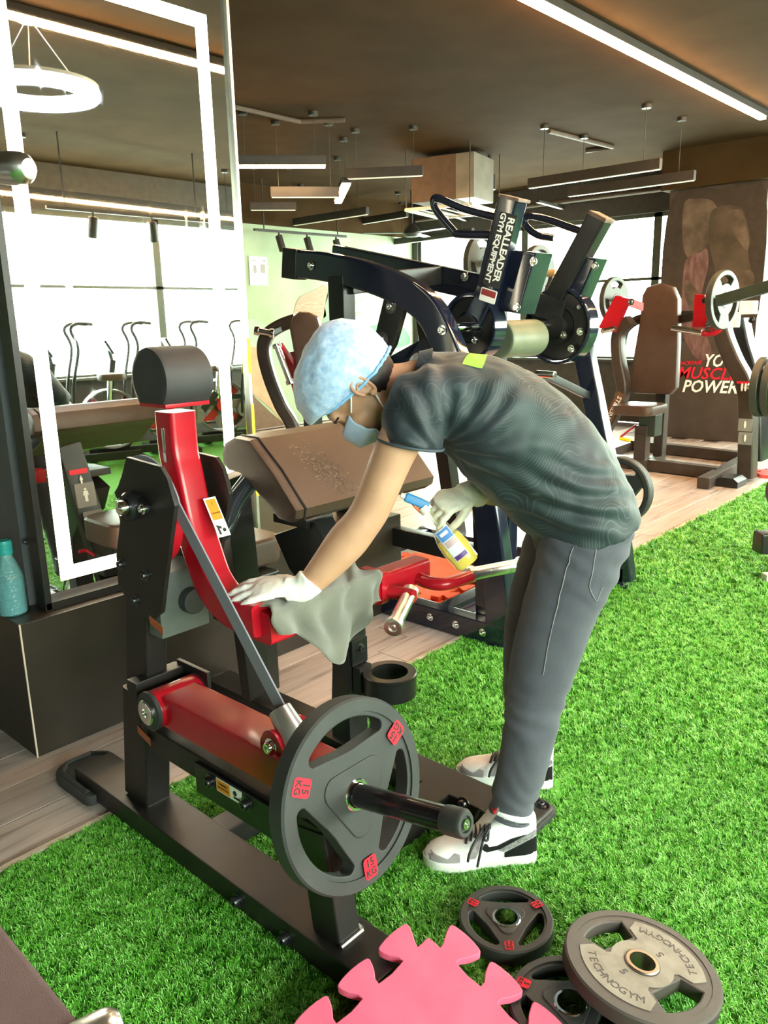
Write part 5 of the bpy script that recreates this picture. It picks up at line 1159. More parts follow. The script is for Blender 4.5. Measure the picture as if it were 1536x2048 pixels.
def pink_mat():
    # the mat leans with its corner on the end of the base beam and its far side on the turf
    va, vb, vc, vd = [Vector(p) for p in [(1.026, 0.9156, 0.0951), (0.8672, 0.9262, 0.0658), (1.104, 0.8492, 0.0986), (1.088, 0.7224, 0.0728)]]
    n_ = (vb-va).cross(vd-vc).normalized(); n_ = n_ if n_.z > 0 else -n_
    e0, f0 = (vb-va).normalized(), (vd-vc).normalized(); bi = (e0+f0).normalized(); ac = (e0-f0); ac = (ac-bi*ac.dot(bi)).normalized()
    e, f = (bi+ac).normalized(), (bi-ac).normalized()
    w = vc-va; t = (w.dot(e0)-w.dot(f0)*e0.dot(f0))/(1-e0.dot(f0)**2); apex = va+e0*t
    L_ = .45; c = apex+(e+f)*L_/2-n_*.011
    m4 = basis(c, e, f) if e.cross(f).z > 0 else basis(c, f, e)
    foam_mat('pink jigsaw foam mat leaning on the end of the base beam beside the floor plates', c, 0, pink, L_, 4, .058, .022, m4=m4)
pink_mat()
for k, (p, ang, z) in enumerate((((3.13, 2.60), 8, .012), ((3.20, 2.62), 3, .036))):
    foam_mat(('orange-red jigsaw foam mat on the wood floor under the upper mat' if k == 0 else 'orange-red jigsaw foam mat on top of another behind the chrome handles'), Vector((p[0], p[1], z)), ang, orange, .56, 4, .055, .022)
foam_mat('red jigsaw foam mat on the floor just past the foot of the shoulder press', Vector((*(7.337, 2.033), .012)), 10, M('red_foam', (.62, .06, .05), .75), .26, 2, .04, .024)
# teal water bottle on the ledge
def water_bottle():
    c = (1.004, 2.601, 0.473); r = thing('water_bottle', 'teal-capped glass water bottle with a bumpy surface on the dark ledge', 'bottle', c)
    gl = bpy.data.materials.new('teal_glass'); gl.use_nodes = True
    N = gl.node_tree.nodes; L = gl.node_tree.links; p = N['Principled BSDF']; p.inputs['Base Color'].default_value = (.20, .52, .55, 1); p.inputs['Roughness'].default_value = .08; p.inputs['Alpha'].default_value = .42; p.inputs['Coat Weight'].default_value = .5
    vo = N.new('ShaderNodeTexVoronoi'); vo.inputs['Scale'].default_value = 95; tc = N.new('ShaderNodeTexCoord'); L.new(tc.outputs['Object'], vo.inputs['Vector'])
    bp = N.new('ShaderNodeBump'); bp.inputs['Strength'].default_value = .9; bp.inputs['Distance'].default_value = .004; L.new(vo.outputs['Distance'], bp.inputs['Height']); L.new(bp.outputs[0], p.inputs['Normal'])
    MB().lathe([(0, 0), (.040, .0), (.046, .006), (.046, .12), (.044, .135), (.030, .175), (.0215, .195), (.0205, .215), (.0205, .235)], c, (0, 0, 1), 40).build('glass', gl, r)
    MB().lathe([(0, .004), (.042, .005), (.0425, .118), (0, .118)], c, (0, 0, 1), 36).build('water', M('bottle_water', (.10, .30, .38), .1, alpha=.75), r)
    m = MB().lathe([(.0232, .206), (.024, .210), (.024, .246), (.022, .252), (0, .252)], c, (0, 0, 1), 36); m.build('cap', M('teal_plastic', (.02, .28, .27), .4), r)
    for k in range(3): MB().ring((c[0], c[1], c[2]+.212+k*.012), (0, 0, 1), .0248, .0235, .003, 36).build('cap_ridge', MATS['teal_plastic'], r)
water_bottle()
# spray bottle in the right hand
def spray_bottle():
    top, bot = Vector((1.578, 1.289, 0.9045)), Vector((1.643, 1.196, 0.7598))
    r = thing('spray_bottle', 'trigger spray bottle with yellow liquid and blue head held in the gloved right hand', 'bottle', bot)
    z = (top-bot).normalized(); x = (Vector((0.6699, -0.7421, -0.0212))-z*z.dot(Vector((0.6699, -0.7421, -0.0212)))).normalized(); m4 = basis(bot, x, z.cross(x)); L_ = (top-bot).length
    prof = [(0, 0), (.80, 0), (1, .04), (1.0, .12), (1.08, .30), (.98, .48), (.72, .66), (.44, .80), (.36, .88), (.36, 1.0)]
    W_, D_ = .036, .024
    def shell(mb, k, hi, n=32):
        rg = []
        pr = [p for p in prof if p[1] < hi]; 
        for (a, u), (b_, v) in zip(prof, prof[1:]):
            if u < hi <= v: pr.append((a+(b_-a)*(hi-u)/(v-u), hi))
        pr.append((0.001, hi))
        for s_, t in pr:
            s_ = max(.01, s_); rg.append([m4 @ Vector((math.cos(2*math.pi*i/n)*W_*s_*k, math.sin(2*math.pi*i/n)*(D_ if s_ > .45 else W_*.95)*s_*k, t*L_)) for i in range(n)])
        mb.loft(rg); return mb
    cl = M('clear_plastic', (.85, .85, .60), .10, alpha=.20, coat=.6)
    shell(MB(), 1.0, 1.0).build('bottle_body', cl, r)
    liq = M('yellow_liquid', (.88, .62, .0), .12, col2=(.92, .70, .01)); lq = shell(MB(), .95, .50); lq.build('liquid', liq, r)
    def lab(w, h, z0, mat, nm, lift, x0=0.0):
        m = MB(); n_ = 8; vs = []
        for j in range(n_+1):
            for i in range(n_+1):
                u = x0+(i/n_-.5)*w; t = z0+(j/n_-.5)*h; hw = 1.05 if t < .5 else 1.05-(t-.5)*1.5
                c_ = max(-.97, min(.97, u/(W_*hw))); y = -D_*hw*math.sqrt(1-c_*c_)-lift; vs.append(m4 @ Vector((u, y, t*L_)))
        m.add(vs, [(j*(n_+1)+i, j*(n_+1)+i+1, (j+1)*(n_+1)+i+1, (j+1)*(n_+1)+i) for j in range(n_) for i in range(n_)]); return m.build(nm, mat, r, smooth=60)
    lab(.040, .52, .42, M('label_white', (.75, .78, .86), .4), 'label', .0012).__setitem__('label', 'white and blue printed label')
    lab(.036, .16, .585, M('label_blue', (.10, .28, .70), .4), 'label_print', .0018); lab(.034, .10, .44, M('label_pink', (.55, .38, .42), .4), 'label_print', .0018); lab(.036, .07, .20, M('label_purple', (.10, .03, .22), .4), 'label_print', .0018)
    lab(.024, .05, .60, white_print, 'label_print', .0024)
    blue = M('blue_plastic', (.01, .22, .55), .35); white_pl = M('white_plastic', (.80, .80, .78), .4)
    MB().cyl(top-z*.004, top+z*.016, .0150, .0145, bev=.002).build('screw_collar', white_pl, r)
    d = (Vector((1.517, 1.334, 0.9689))-Vector((1.565, 1.282, 0.9379))).normalized()
    h = top+z*.030
    hd = MB(); hd.bar(h-d*.028, h+d*.040, .020, .024, up=z, bev=.005); hd.bar(h+z*.010-d*.02, h+z*.012+d*.028, .018, .016, up=z, bev=.005); hd.build('spray_head', blue, r, label='blue spray head')
    MB().cyl(h+d*.040, h+d*.052, .008, .007, bev=.001).build('nozzle', white_pl, r)
    MB().tube(cat_rom([h+d*.022-z*.008, h+d*.030-z*.026, h+d*.024-z*.046], 4), .005, 8).build('trigger', M('orange_plastic', (.75, .16, .03), .4), r)
    MB().tube([top, bot+z*.01], .0022, 8).build('dip_tube', white_pl, r)
spray_bottle()
# grey cleaning cloth draped over the red cross tube
def cloth():
    m = MB(); NU, NV = 46, 34; vs = []
    ty, tz, w, h = 1.389, .708, .047, .045
    for i in range(NU+1):
        u = i/NU; x = 1.085+.358*u
        hang = .05+.125*math.exp(-((u-.52)/.26)**2)+.02*u; back = .045+.02*math.sin(u*7)
        tot = back+2*w+hang
        for j in range(NV+1):
            s_ = j/NV*tot
            if s_ < back: y, z = ty+w+.004+.006*math.sin(u*22), tz+h-(back-s_)
            elif s_ < back+2*w: y, z = ty+w-(s_-back), tz+h+.004+.0025*math.sin(u*24+s_*60)
            else: q = s_-back-2*w; y, z = ty-w-.004-.018*(q/.12)*(.7+.6*math.sin(u*17+.6))-.012*math.sin(u*25)*min(1, q/.05), tz+h+.002-q
            vs.append((x+.010*math.sin(j*.4+u*5)+(.05*(u-.45))*max(0, (s_-back-2*w))/.1*.4, y, z))
    m.add(vs, [(i*(NV+1)+j, i*(NV+1)+j+1, (i+1)*(NV+1)+j+1, (i+1)*(NV+1)+j) for i in range(NU) for j in range(NV)])
    o = link('cleaning_cloth', m.to_mesh(), M('grey_microfibre', (.15, .145, .12), .9, bump=.6, bscale=700, col2=(.20, .195, .16), sheen=.5), None, 'grey cleaning cloth draped over the red cross tube under the gloved hand', 'cloth', loc=(1.25, 1.39, .75), smooth=180, wn=False)
    so = o.modifiers.new('thick', 'SOLIDIFY'); so.thickness = .0035; so.offset = 1
cloth()

# ---------------------------------------------------------------- lights and services under the ceiling
glow = M('warm_strip_glow', (1, .85, .6), .4, emit=75.0, ecol=WARM); off_white = M('opal_diffuser', (.75, .75, .68), .4); shade_blk = M('fixture_black', (.018, .016, .014), .5)
def linear(label, a, b, w=.06, h=.075, lit=True, hang=True, group=None, cat='linear light'):
    a, b = Vector(a), Vector(b); c = (a+b)/2; r = thing('linear_light', label, cat, c, group)
    MB().bar(a, b, w, h, bev=.004).build('housing', shade_blk, r)
    d = (b-a).normalized(); MB().bar(a+d*.01-Vector((0, 0, h/2+(.010 if lit else 0))), b-d*.01-Vector((0, 0, h/2+(.010 if lit else 0))), w*.72, .024 if lit else .012, bev=.002).build('diffuser', glow if lit else off_white, r)
    if hang:
        for t in (.12, .88):
            p = a.lerp(b, t); MB().cyl((p.x, p.y, p.z+h/2), (p.x, p.y, ZC), .003, n=8).build('wire', shade_blk, r); MB().cyl((p.x, p.y, ZC-.03), (p.x, p.y, ZC), .04, n=16).build('ceiling_cup', shade_blk, r)
    return r
linear('long lit warm light strip fixed along the ceiling over the turf edge', (3.293, 2.576, 3.07), (7.832, 2.56, 3.07), .075, .05, True, False)
linear('lit warm light strip along the ceiling over the turf, seen in the mirror top', (1.9, .46, 3.07), (7.5, .46, 3.07), .075, .05, True, False)
linear('lit warm pendant strip near the south windows, seen in the mirror', (3.2, -2.45, 2.62), (6.4, -2.75, 2.62), .06, .07)
ZP = 2.72
linear('lit pendant strip above the green wall just past the mirror edge', (4.477, 5.699, 2.72), (5.057, 5.191, 2.72))
linear('short lit pendant strip pointing towards the viewer near the ceiling unit', (5.785, 5.668, 2.7), (6.58, 6.587, 2.7), .10, .05)
off = ((695, 352, 846, 344, 'unlit pendant bar joining the top of the short lit strip'), (541, 385, 678, 385, 'unlit pendant bar below and beside the short lit strip'), (500, 411, 592, 412, 'unlit pendant bar above the row of black spotlights'), (588, 447, 735, 424, 'unlit pendant bar slanting over the poster wall'), (676, 452, 815, 429, 'unlit pendant bar slanting below the ceiling unit grille'), (786, 486, 946, 466, 'lowest unlit pendant bar beside the ceiling fan'))
for x0, y0, x1, y1, lab in off: pass
for a, b, lab in ([[(5.651, 5.521, 2.72), (6.051, 4.942, 2.72), 'unlit pendant bar joining the top of the short lit strip'], [(4.909, 5.759, 2.52), (5.379, 5.369, 2.52), 'unlit pendant bar below and beside the short lit strip'], [(6.079, 7.499, 2.68), (6.484, 7.173, 2.68), 'unlit pendant bar above the row of black spotlights'], [(7.352, 8.186, 2.66), (7.296, 6.815, 2.66), 'unlit pendant bar slanting over the poster wall'], [(8.946, 8.973, 2.8), (8.764, 7.439, 2.8), 'unlit pendant bar slanting below the ceiling unit grille'], [(9.6, 8.447, 2.55), (9.334, 6.749, 2.55), 'lowest unlit pendant bar beside the ceiling fan'], [(6.887, 4.332, 2.62), (6.873, 3.039, 2.62), 'upper of two unlit black pendant bars on wires left of the column'], [(7.538, 4.279, 2.6), (7.548, 3.014, 2.6), 'lower of two unlit black pendant bars on wires left of the column']]):
    linear(lab, a, b, .055, .085, False)
for a, b, lab in ([[(9.149, 5.626, 2.8), (10.69, 5.859, 2.8), 'thin white unlit tube under the pendant bars by the windows'], [(8.827, 6.94, 2.8), (10.59, 7.572, 2.8), 'thin white unlit tube behind the handle loop']]):
    linear(lab, a, b, .05, .03, False)
def ring_light():
    c = Vector((2.38, .33, 2.70)); r = thing('ring_light', 'large round glowing pendant ring over the turf, seen in the mirror', 'ring light', c)
    MB().ring(c+Vector((0, 0, .035)), (0, 0, 1), .345, .265, .02, 64).build('housing', white_print, r)
    MB().ring(c+Vector((0, 0, -.02)), (0, 0, 1), .345, .255, .054, 64, .008).build('diffuser', M('cool_ring_glow', (.9, .95, 1), .4, emit=14, ecol=(.80, .88, 1.0)), r)
    for k in range(3):
        a = 2*math.pi*k/3; MB().cyl(c+Vector((.3*math.cos(a), .3*math.sin(a), .05)), (c.x, c.y, ZC), .003, n=8).build('wire', steel, r)
    MB().cyl((c.x, c.y, ZC-.03), (c.x, c.y, ZC), .06).build('ceiling_cup', white_print, r)
ring_light()
def track(label, a, b, ts, drop=.0):
    a, b = Vector(a), Vector(b); r = thing('track_light', label, 'track light', (a+b)/2)
    MB().bar(a, b, .035, .03).build('rail', shade_blk, r)
    for t in (.1, .9): p = a.lerp(b, t); MB().cyl((p.x, p.y, p.z), (p.x, p.y, ZC), .008, n=8).build('hanger', shade_blk, r)
    for t, dx in ts:
        p = a.lerp(b, t); q = p+Vector((0, 0, -.07)); d = Vector((dx*.35, -.25, -1)).normalized()
        s_ = MB().cyl(p, q, .012, n=10).build('spot_arm', shade_blk, r); MB().lathe([(0, -.02), (.042, -.02), (.045, -.015), (.045, .17), (.040, .175), (.036, .15), (0, .15)], q, d, 20).build('spot_head', shade_blk, s_)
track('black track rail with three black spotlights hanging before the green wall', (6.532, 8.008, 2.5), (8.053, 7.932, 2.5), ((.25, .3), (.55, .3), (.88, .4)))
track('black track rail with two spotlights by the south windows, seen in the mirror', (3.6, -2.2, 2.45), (5.4, -2.2, 2.45), ((.25, -.1), (.6, .6)))
def ac_unit():
    a, b, c_ = Vector((6.9, 5.798, 3.02)), Vector((7.066, 5.101, 3.02)), Vector((7.6, 4.97, 3.02))
    cx_ = (a+c_)/2; r = thing('air_conditioner', 'boxy grey ducted air conditioner with a grille hung under the ceiling', 'air conditioner', (b.x, b.y, 2.8))
    z0, z1 = 2.60, 3.04
    grey = M('galvanised_duct', (.22, .21, .18), .45, .5, col2=(.28, .26, .22), scale=6); brn = M('brown_duct_board', (.085, .052, .03), .7)
    d1 = (a-b).normalized(); d1.z = 0; d2 = (c_-b); d2.z = 0; L1 = (a-b).length; L2 = d2.length; d2.normalize(); d2 = (d2-d1*d2.dot(d1)).normalized()
    bb = Vector((b.x, b.y, 0))
    m = MB(); m.prism([(0, 0), (L1*.72, 0), (L1*.72, L2), (0, L2)], bb+d1*L1*.28+Vector((0, 0, z0)), d1, d2, (z1-z0) if d1.cross(d2).z > 0 else -(z1-z0), .01)
    if d1.cross(d2).z < 0: bmesh.ops.translate(m.bm, verts=m.bm.verts, vec=(0, 0, 0))
    m.build('duct_box', brn, r)
    m = MB(); m.prism([(0, 0), (L1*.28, 0), (L1*.28, L2), (0, L2)], bb+Vector((0, 0, z0)), d1, d2, (z1-z0) if d1.cross(d2).z > 0 else -(z1-z0), .01); fan = m.build('fan_box', grey, r)
    g0 = bb+d1*L1*.05+d2*L2*-.1
    gr = MB()
    gz = z0-.09
    P_ = lambda u, v: bb+d1*(L1*(-.05+1.0*u))+d2*(L2*(-.35+1.5*v))+Vector((0, 0, gz))
    for p, q in ((P_(0, 0), P_(1, 0)), (P_(1, 0), P_(1, 1)), (P_(1, 1), P_(0, 1)), (P_(0, 1), P_(0, 0))): gr.bar(p, q, .05, .03)
    g = gr.build('grille_frame', M('grille_pale', (.45, .46, .38), .5), r)
    for k in range(1, 6): MB().bar(P_(k/6, .02), P_(k/6, .98), .02, .012).build('slat', MATS['grille_pale'], g)
    for u, v in ((0, 0), (1, 0), (0, 1), (1, 1)):
        p = P_(u, v); MB().cyl(p, (p.x, p.y, ZC), .006, n=8).build('hanger', shade_blk, r)
    pz = bb+d2*(L2+.06)+d1*L1*.1; MB().cyl((pz.x, pz.y, 2.75), (pz.x, pz.y, 2.9), .07, n=20).build('motor', shade_blk, r); MB().bar((pz.x, pz.y, 2.82), (bb+d2*L2+d1*L1*.1+Vector((0, 0, 2.82))), .04, .04).build('bracket', shade_blk, r); MB().cyl((pz.x, pz.y, 2.9), (pz.x, pz.y, ZC), .02, n=10).build('pipe', shade_blk, r)
ac_unit()
def ceiling_fan():
    c = Vector((8.837, 7.423, 2.55)); r = thing('ceiling_fan', 'black ceiling fan with three blades near the window corner', 'fan', (c.x, c.y, 2.6))
    MB().cyl((c.x, c.y, 2.6), (c.x, c.y, ZC), .018, n=12).build('rod', shade_blk, r); MB().lathe([(0, -.06), (.09, -.05), (.13, -.01), (.10, .06), (.04, .12), (0, .12)], (c.x, c.y, 2.55), (0, 0, 1), 24).build('motor', shade_blk, r)
    for k in range(3):
        a = 2*math.pi*k/3+.35; d = Vector((math.cos(a), math.sin(a), 0)); MB().bar(c+d*.12+Vector((0, 0, 0)), c+d*.68, .13, .008, bev=.002).build('blade', off_white if k == 0 else shade_blk, r)
ceiling_fan()
def conduit(label, pts, rad=.018, name='ceiling_pipe'):
    m = MB().tube([Vector(p) for p in pts], rad, 10); link(name, m.to_mesh(), M('conduit_brown', (.075, .055, .04), .6), None, label, 'pipe', loc=pts[0])
conduit('bare conduit run on the ceiling above the two pendant bars by the column', [(7.029, 4.215, 3.08), (8.168, 4.142, 3.08), (8.143, 4.43, 3.08)], .022)
conduit('long faint pipe on the ceiling above the lit pendant past the mirror', [(4.384, 5.526, 3.085), (5.088, 5.529, 3.085), (5.339, 5.227, 3.085)], .02)
conduit('pipe running high along the window wall to the column', [(9.86, 8.2, 2.86), (9.86, 4.0, 2.86)], .03)

# ---------------------------------------------------------------- wall prints
def wall_print(name, label, cat, polys, base):
    """flat print pieces on a wall, one piece per colour"""
    r = thing(name, label, cat, base)
    for nm, poly, mat in polys: poly_piece(nm, poly, mat, r)
    return r
def poly_piece(nm, pts, mat, par, smooth=True):
    c = [p for p in cat_rom(pts, 5, True)] if smooth else [Vector(p) for p in pts]
    if abs(c[0].y-c[1].y) < 1e-6 and abs(c[0].y-c[2].y) < 1e-6:
        m = MB().prism([(p.x, p.z) for p in c], (0, c[0].y, 0), (1, 0, 0), (0, 0, 1), .0008)
    else: m = MB().prism([(p.y, p.z) for p in c], (c[0].x, 0, 0), (0, 1, 0), (0, 0, 1), .0008)
    return m.build(nm, mat, par, smooth=0)
def YW(*pts): return pts
tan = M('tan_mural_print', (.42, .27, .15), .6, col2=(.50, .33, .19), scale=6); brown_p = M('brown_mural_print', (.12, .07, .035), .6); hand_p = M('hand_mural_print', (.36, .24, .15), .6, col2=(.27, .17, .10), scale=9, stretch=(1, 1, 5)); leaf_p = M('leaf_mural_print', (.10, .20, .11), .6, col2=(.22, .34, .20), scale=3); shade_p = M('green_shade_print', (.26, .38, .27), .65, col2=(.34, .46, .34), scale=3)
y = 8.396
wall_print('wall_mural', 'faded mural of a brown forearm, leaves and a tan curve on the green wall', 'mural', (
    ('mural_shade', [(6.673, 8.397, 1.428), (7.029, 8.397, 1.345), (7.57, 8.397, 1.415), (7.941, 8.397, 1.271), (7.918, 8.397, 0.8537), (6.634, 8.397, 0.9189)], shade_p),
    ('mural_tan', [(6.627, 8.396, 1.048), (6.795, 8.396, 1.073), (6.96, 8.396, 1.001), (7.047, 8.396, 0.6309), (7.247, 8.396, -0.0038), (6.951, 8.396, 0.2676), (6.69, 8.396, 0.4713), (6.608, 8.396, 0.596)], tan),
    ('mural_brown', [(6.622, 8.395, 0.4638), (6.743, 8.395, 0.3874), (6.988, 8.395, 0.1757), (7.218, 8.395, -0.0144), (7.456, 8.395, -0.384), (7.084, 8.395, -0.3691), (6.618, 8.395, -0.1357)], brown_p),
    ('mural_arm', [(7.464, 8.396, 1.496), (7.569, 8.396, 1.708), (7.826, 8.396, 1.804), (8.072, 8.396, 1.888), (8.123, 8.396, 1.752), (8.056, 8.396, 1.601), (8.069, 8.396, 1.463), (7.948, 8.396, 1.409), (7.992, 8.396, 1.326), (7.798, 8.396, 1.309), (7.565, 8.396, 1.348)], hand_p),
    ('mural_leaf', [(8.08, 8.396, 1.683), (8.189, 8.396, 1.89), (8.239, 8.396, 1.684), (8.217, 8.396, 1.265), (8.076, 8.396, 1.058), (7.989, 8.396, 1.27)], leaf_p),
    ('mural_leaf', [(8.607, 8.396, 1.649), (8.943, 8.396, 1.744), (8.799, 8.396, 1.671), (8.626, 8.396, 1.599)], leaf_p), ('mural_leaf', [(8.601, 8.396, 1.507), (8.836, 8.396, 1.512), (8.662, 8.396, 1.456)], leaf_p),
    ('mural_leaf', [(8.545, 8.396, 1.2), (8.981, 8.396, 1.306), (9.674, 8.396, 1.307), (9.849, 8.396, 0.992), (8.534, 8.396, 0.9683)], M('deep_green_print', (.05, .14, .07), .6))), (5.6, 8.4, .9))
pc_ = Vector((6.88, 8.39, 2.044))
r = thing('poster', 'small white paper notice with two dark drawings on the green wall', 'poster', pc_)
MB().box(pc_, (.30, .006, .36), bev=.001).build('paper', white_print, r, smooth=0)
for dx, dz, w_, h_ in ((-.06, .02, .05, .10), (.07, .03, .08, .11), (.10, .13, .04, .03), (-.07, .13, .06, .02)): MB().mesh(flat_mesh([rrect(w_, h_, .015)], .001), basis(pc_+Vector((dx, -.0045, dz)), (1, 0, 0), (0, 0, 1))).build('drawing', grey_print, r)
for k in range(2): MB().box(pc_+Vector((0, -.0042, -.10-.03*k)), (.18, .002, .008)).build('text_line', grey_print, r, smooth=0)
# mural of a muscular back with lettering on the column
sk1 = M('mural_skin_shadow', (.050, .036, .024), .5, col2=(.095, .068, .047), scale=4); sk2 = M('mural_skin_mid', (.060, .042, .030), .5, col2=(.15, .105, .078), scale=5); sk3 = M('mural_skin_pink', (.085, .040, .038), .5, col2=(.19, .105, .10), scale=6, stretch=(1, 3, 1))
def cpx(*p): return p
cm = wall_print('column_mural', 'printed mural of a muscular arm and torso on the dark column', 'mural', (
    ('mural_ground', [(9.0088, 2.86, 1.2), (9.0088, 3.3, 1.15), (9.0088, 3.84, 1.2), (9.0088, 3.84, 2.6), (9.0088, 3.3, 2.66), (9.0088, 2.86, 2.6)], M('mural_ground_print', (.035, .024, .018), .5)),
    ('mural_shape', [(9.008, 3.697, 2.55), (9.008, 3.552, 2.586), (9.008, 3.39, 2.548), (9.008, 3.311, 2.4), (9.008, 3.32, 2.25), (9.008, 3.41, 2.104), (9.008, 3.482, 1.996), (9.008, 3.59, 1.971), (9.008, 3.678, 2.124)], sk2),
    ('mural_shape', [(9.007, 3.406, 2.409), (9.007, 3.307, 2.489), (9.007, 3.1, 2.458), (9.007, 3.029, 2.324), (9.007, 2.972, 2.121), (9.007, 2.982, 1.998), (9.007, 2.913, 1.718), (9.007, 2.93, 1.618), (9.007, 3.079, 1.572), (9.007, 3.244, 1.682), (9.007, 3.344, 1.946), (9.007, 3.397, 2.155)], sk1),
    ('mural_shape', [(9.006, 3.224, 2.416), (9.006, 3.098, 2.428), (9.006, 3.037, 2.3), (9.006, 2.98, 2.097), (9.006, 3.004, 2.024), (9.006, 3.128, 2.183)], sk2),
    ('mural_shape', [(9.007, 3.633, 1.964), (9.007, 3.485, 2.032), (9.007, 3.412, 2.063), (9.007, 3.388, 1.897), (9.007, 3.425, 1.663), (9.007, 3.444, 1.479), (9.007, 3.37, 1.21), (9.007, 3.267, 0.9302), (9.007, 3.429, 0.8951), (9.007, 3.552, 1.048), (9.007, 3.641, 1.267), (9.007, 3.656, 1.646)], sk3),
    ('mural_shape', [(9.006, 3.618, 1.751), (9.006, 3.512, 1.667), (9.006, 3.437, 1.532), (9.006, 3.447, 1.372), (9.006, 3.54, 1.428), (9.006, 3.618, 1.591)], sk2),
    ('mural_shape', [(9.005, 3.169, 1.73), (9.005, 2.997, 1.823), (9.005, 2.908, 1.778), (9.005, 2.908, 1.657), (9.005, 3.027, 1.57), (9.005, 3.159, 1.601)], sk2)), (9.0, 3.3, 1.8))
def col_text(s, p0, p1, size, mat, y_shear=.25):
    a, b = Vector(p0), Vector(p1); t = text_mesh(s, size, .001, bold=size*.02, shear=y_shear); xs = [v.co.x for v in t.vertices]; k = (b-a).length/(max(xs)-min(xs))
    d = (b-a).normalized(); m4 = basis((a+b)/2+Vector((-.001, 0, 0)), d, Vector((0, 0, 1))) @ Matrix.Diagonal((k, 1, 1, 1)); MB().mesh(t, m4).build('lettering', mat, cm, smooth=0)
col_text('INCREASE', (9.004, 3.64, 0.8415), (9.004, 3.376, 0.8578), .055, red_print); col_text('YOUR', (9.004, 3.355, 0.8746), (9.004, 2.958, 0.8711), .19, white_print)
col_text('MUSCLE', (9.004, 3.661, 0.7345), (9.004, 2.978, 0.7321), .18, red_print); col_text('POWER', (9.004, 3.582, 0.585), (9.004, 2.977, 0.5925), .19, white_print)

# ---------------------------------------------------------------- air bikes by the south windows (seen in the mirror)
def air_bike():
    r = thing('air_bike', 'air bike with caged fan wheel and swinging arms by the south windows', 'exercise bike', (0, 0, 0))
    P = lambda n, m, mat=black2, **k: m.build(n, mat, r, **k)
    P('base', MB().bar((-.55, -.25, .05), (-.55, .25, .05), .07, .06).bar((.55, -.25, .05), (.55, .25, .05), .07, .06).bar((-.55, 0, .09), (.55, 0, .09), .06, .08))
    P('fan_cage', MB().ring((.30, -.10, .44), (0, 1, 0), .31, .295, .2, 40), M('cage_grey', (.16, .17, .17), .4))
    f = P('fan_hub', MB().cyl((.30, -.08, .44), (.30, .08, .44), .07), red)
    for k in range(8):
        a = 2*math.pi*k/8; MB().bar((.30+.06*math.cos(a), 0, .44+.06*math.sin(a)), (.30+.28*math.cos(a), 0, .44+.28*math.sin(a)), .10, .008, up=(0, 1, 0)).build('fan_blade', red if k % 2 else MATS['cage_grey'], f)
    P('frame', MB().bar((.2, 0, .12), (-.25, 0, .62), .06, .08).bar((.30, 0, .62), (.22, 0, 1.05), .05, .06).bar((-.25, 0, .5), (.3, 0, .55), .05, .06))
    P('seat_post', MB().cyl((-.26, 0, .55), (-.30, 0, .86), .025), chrome); P('seat', MB().prism(rrect(.27, .24, .08, 5), (-.32, 0, .86), (1, 0, 0), (0, 1, 0), .07, .02), leather)
    for s in (-1, 1): P('swing_arm', MB().tube(cat_rom([(.10, s*.2, .35), (.08, s*.22, .8), (.0, s*.25, 1.18), (.05, s*.25, 1.36), (-.02, s*.24, 1.42), (-.16, s*.2, 1.41)], 5), .017, 10))
    P('console', MB().box((.26, 0, 1.18), (.03, .22, .16), Matrix.Rotation(.5, 3, 'Y'), .01)); P('console_post', MB().cyl((.22, 0, 1.0), (.25, 0, 1.15), .02))
    P('crank', MB().cyl((.02, -.09, .38), (.02, .09, .38), .10, n=24), M('cage_grey', (.16, .17, .17), .4))
    for s in (-1, 1): P('pedal', MB().box((.02+s*.14, s*.16, .38+s*.08), (.10, .09, .025), bev=.005)); 
    return r
ab = air_bike()
for i, (x, y, lab) in enumerate(((3.85, -2.45, 'air bike by the south windows, westernmost of the row of four'), (4.55, -2.55, 'air bike by the south windows, second of the row of four'), (5.30, -2.60, 'air bike by the south windows, third of the row of four'), (6.05, -2.65, 'air bike by the south windows, easternmost of the row of four'))):
    o = ab if i == 0 else dup(ab)
    o.location = (x, y, 0); o.rotation_euler = (0, 0, math.radians(200)); tag(o, lab, 'exercise bike', 'air bikes by the south windows')

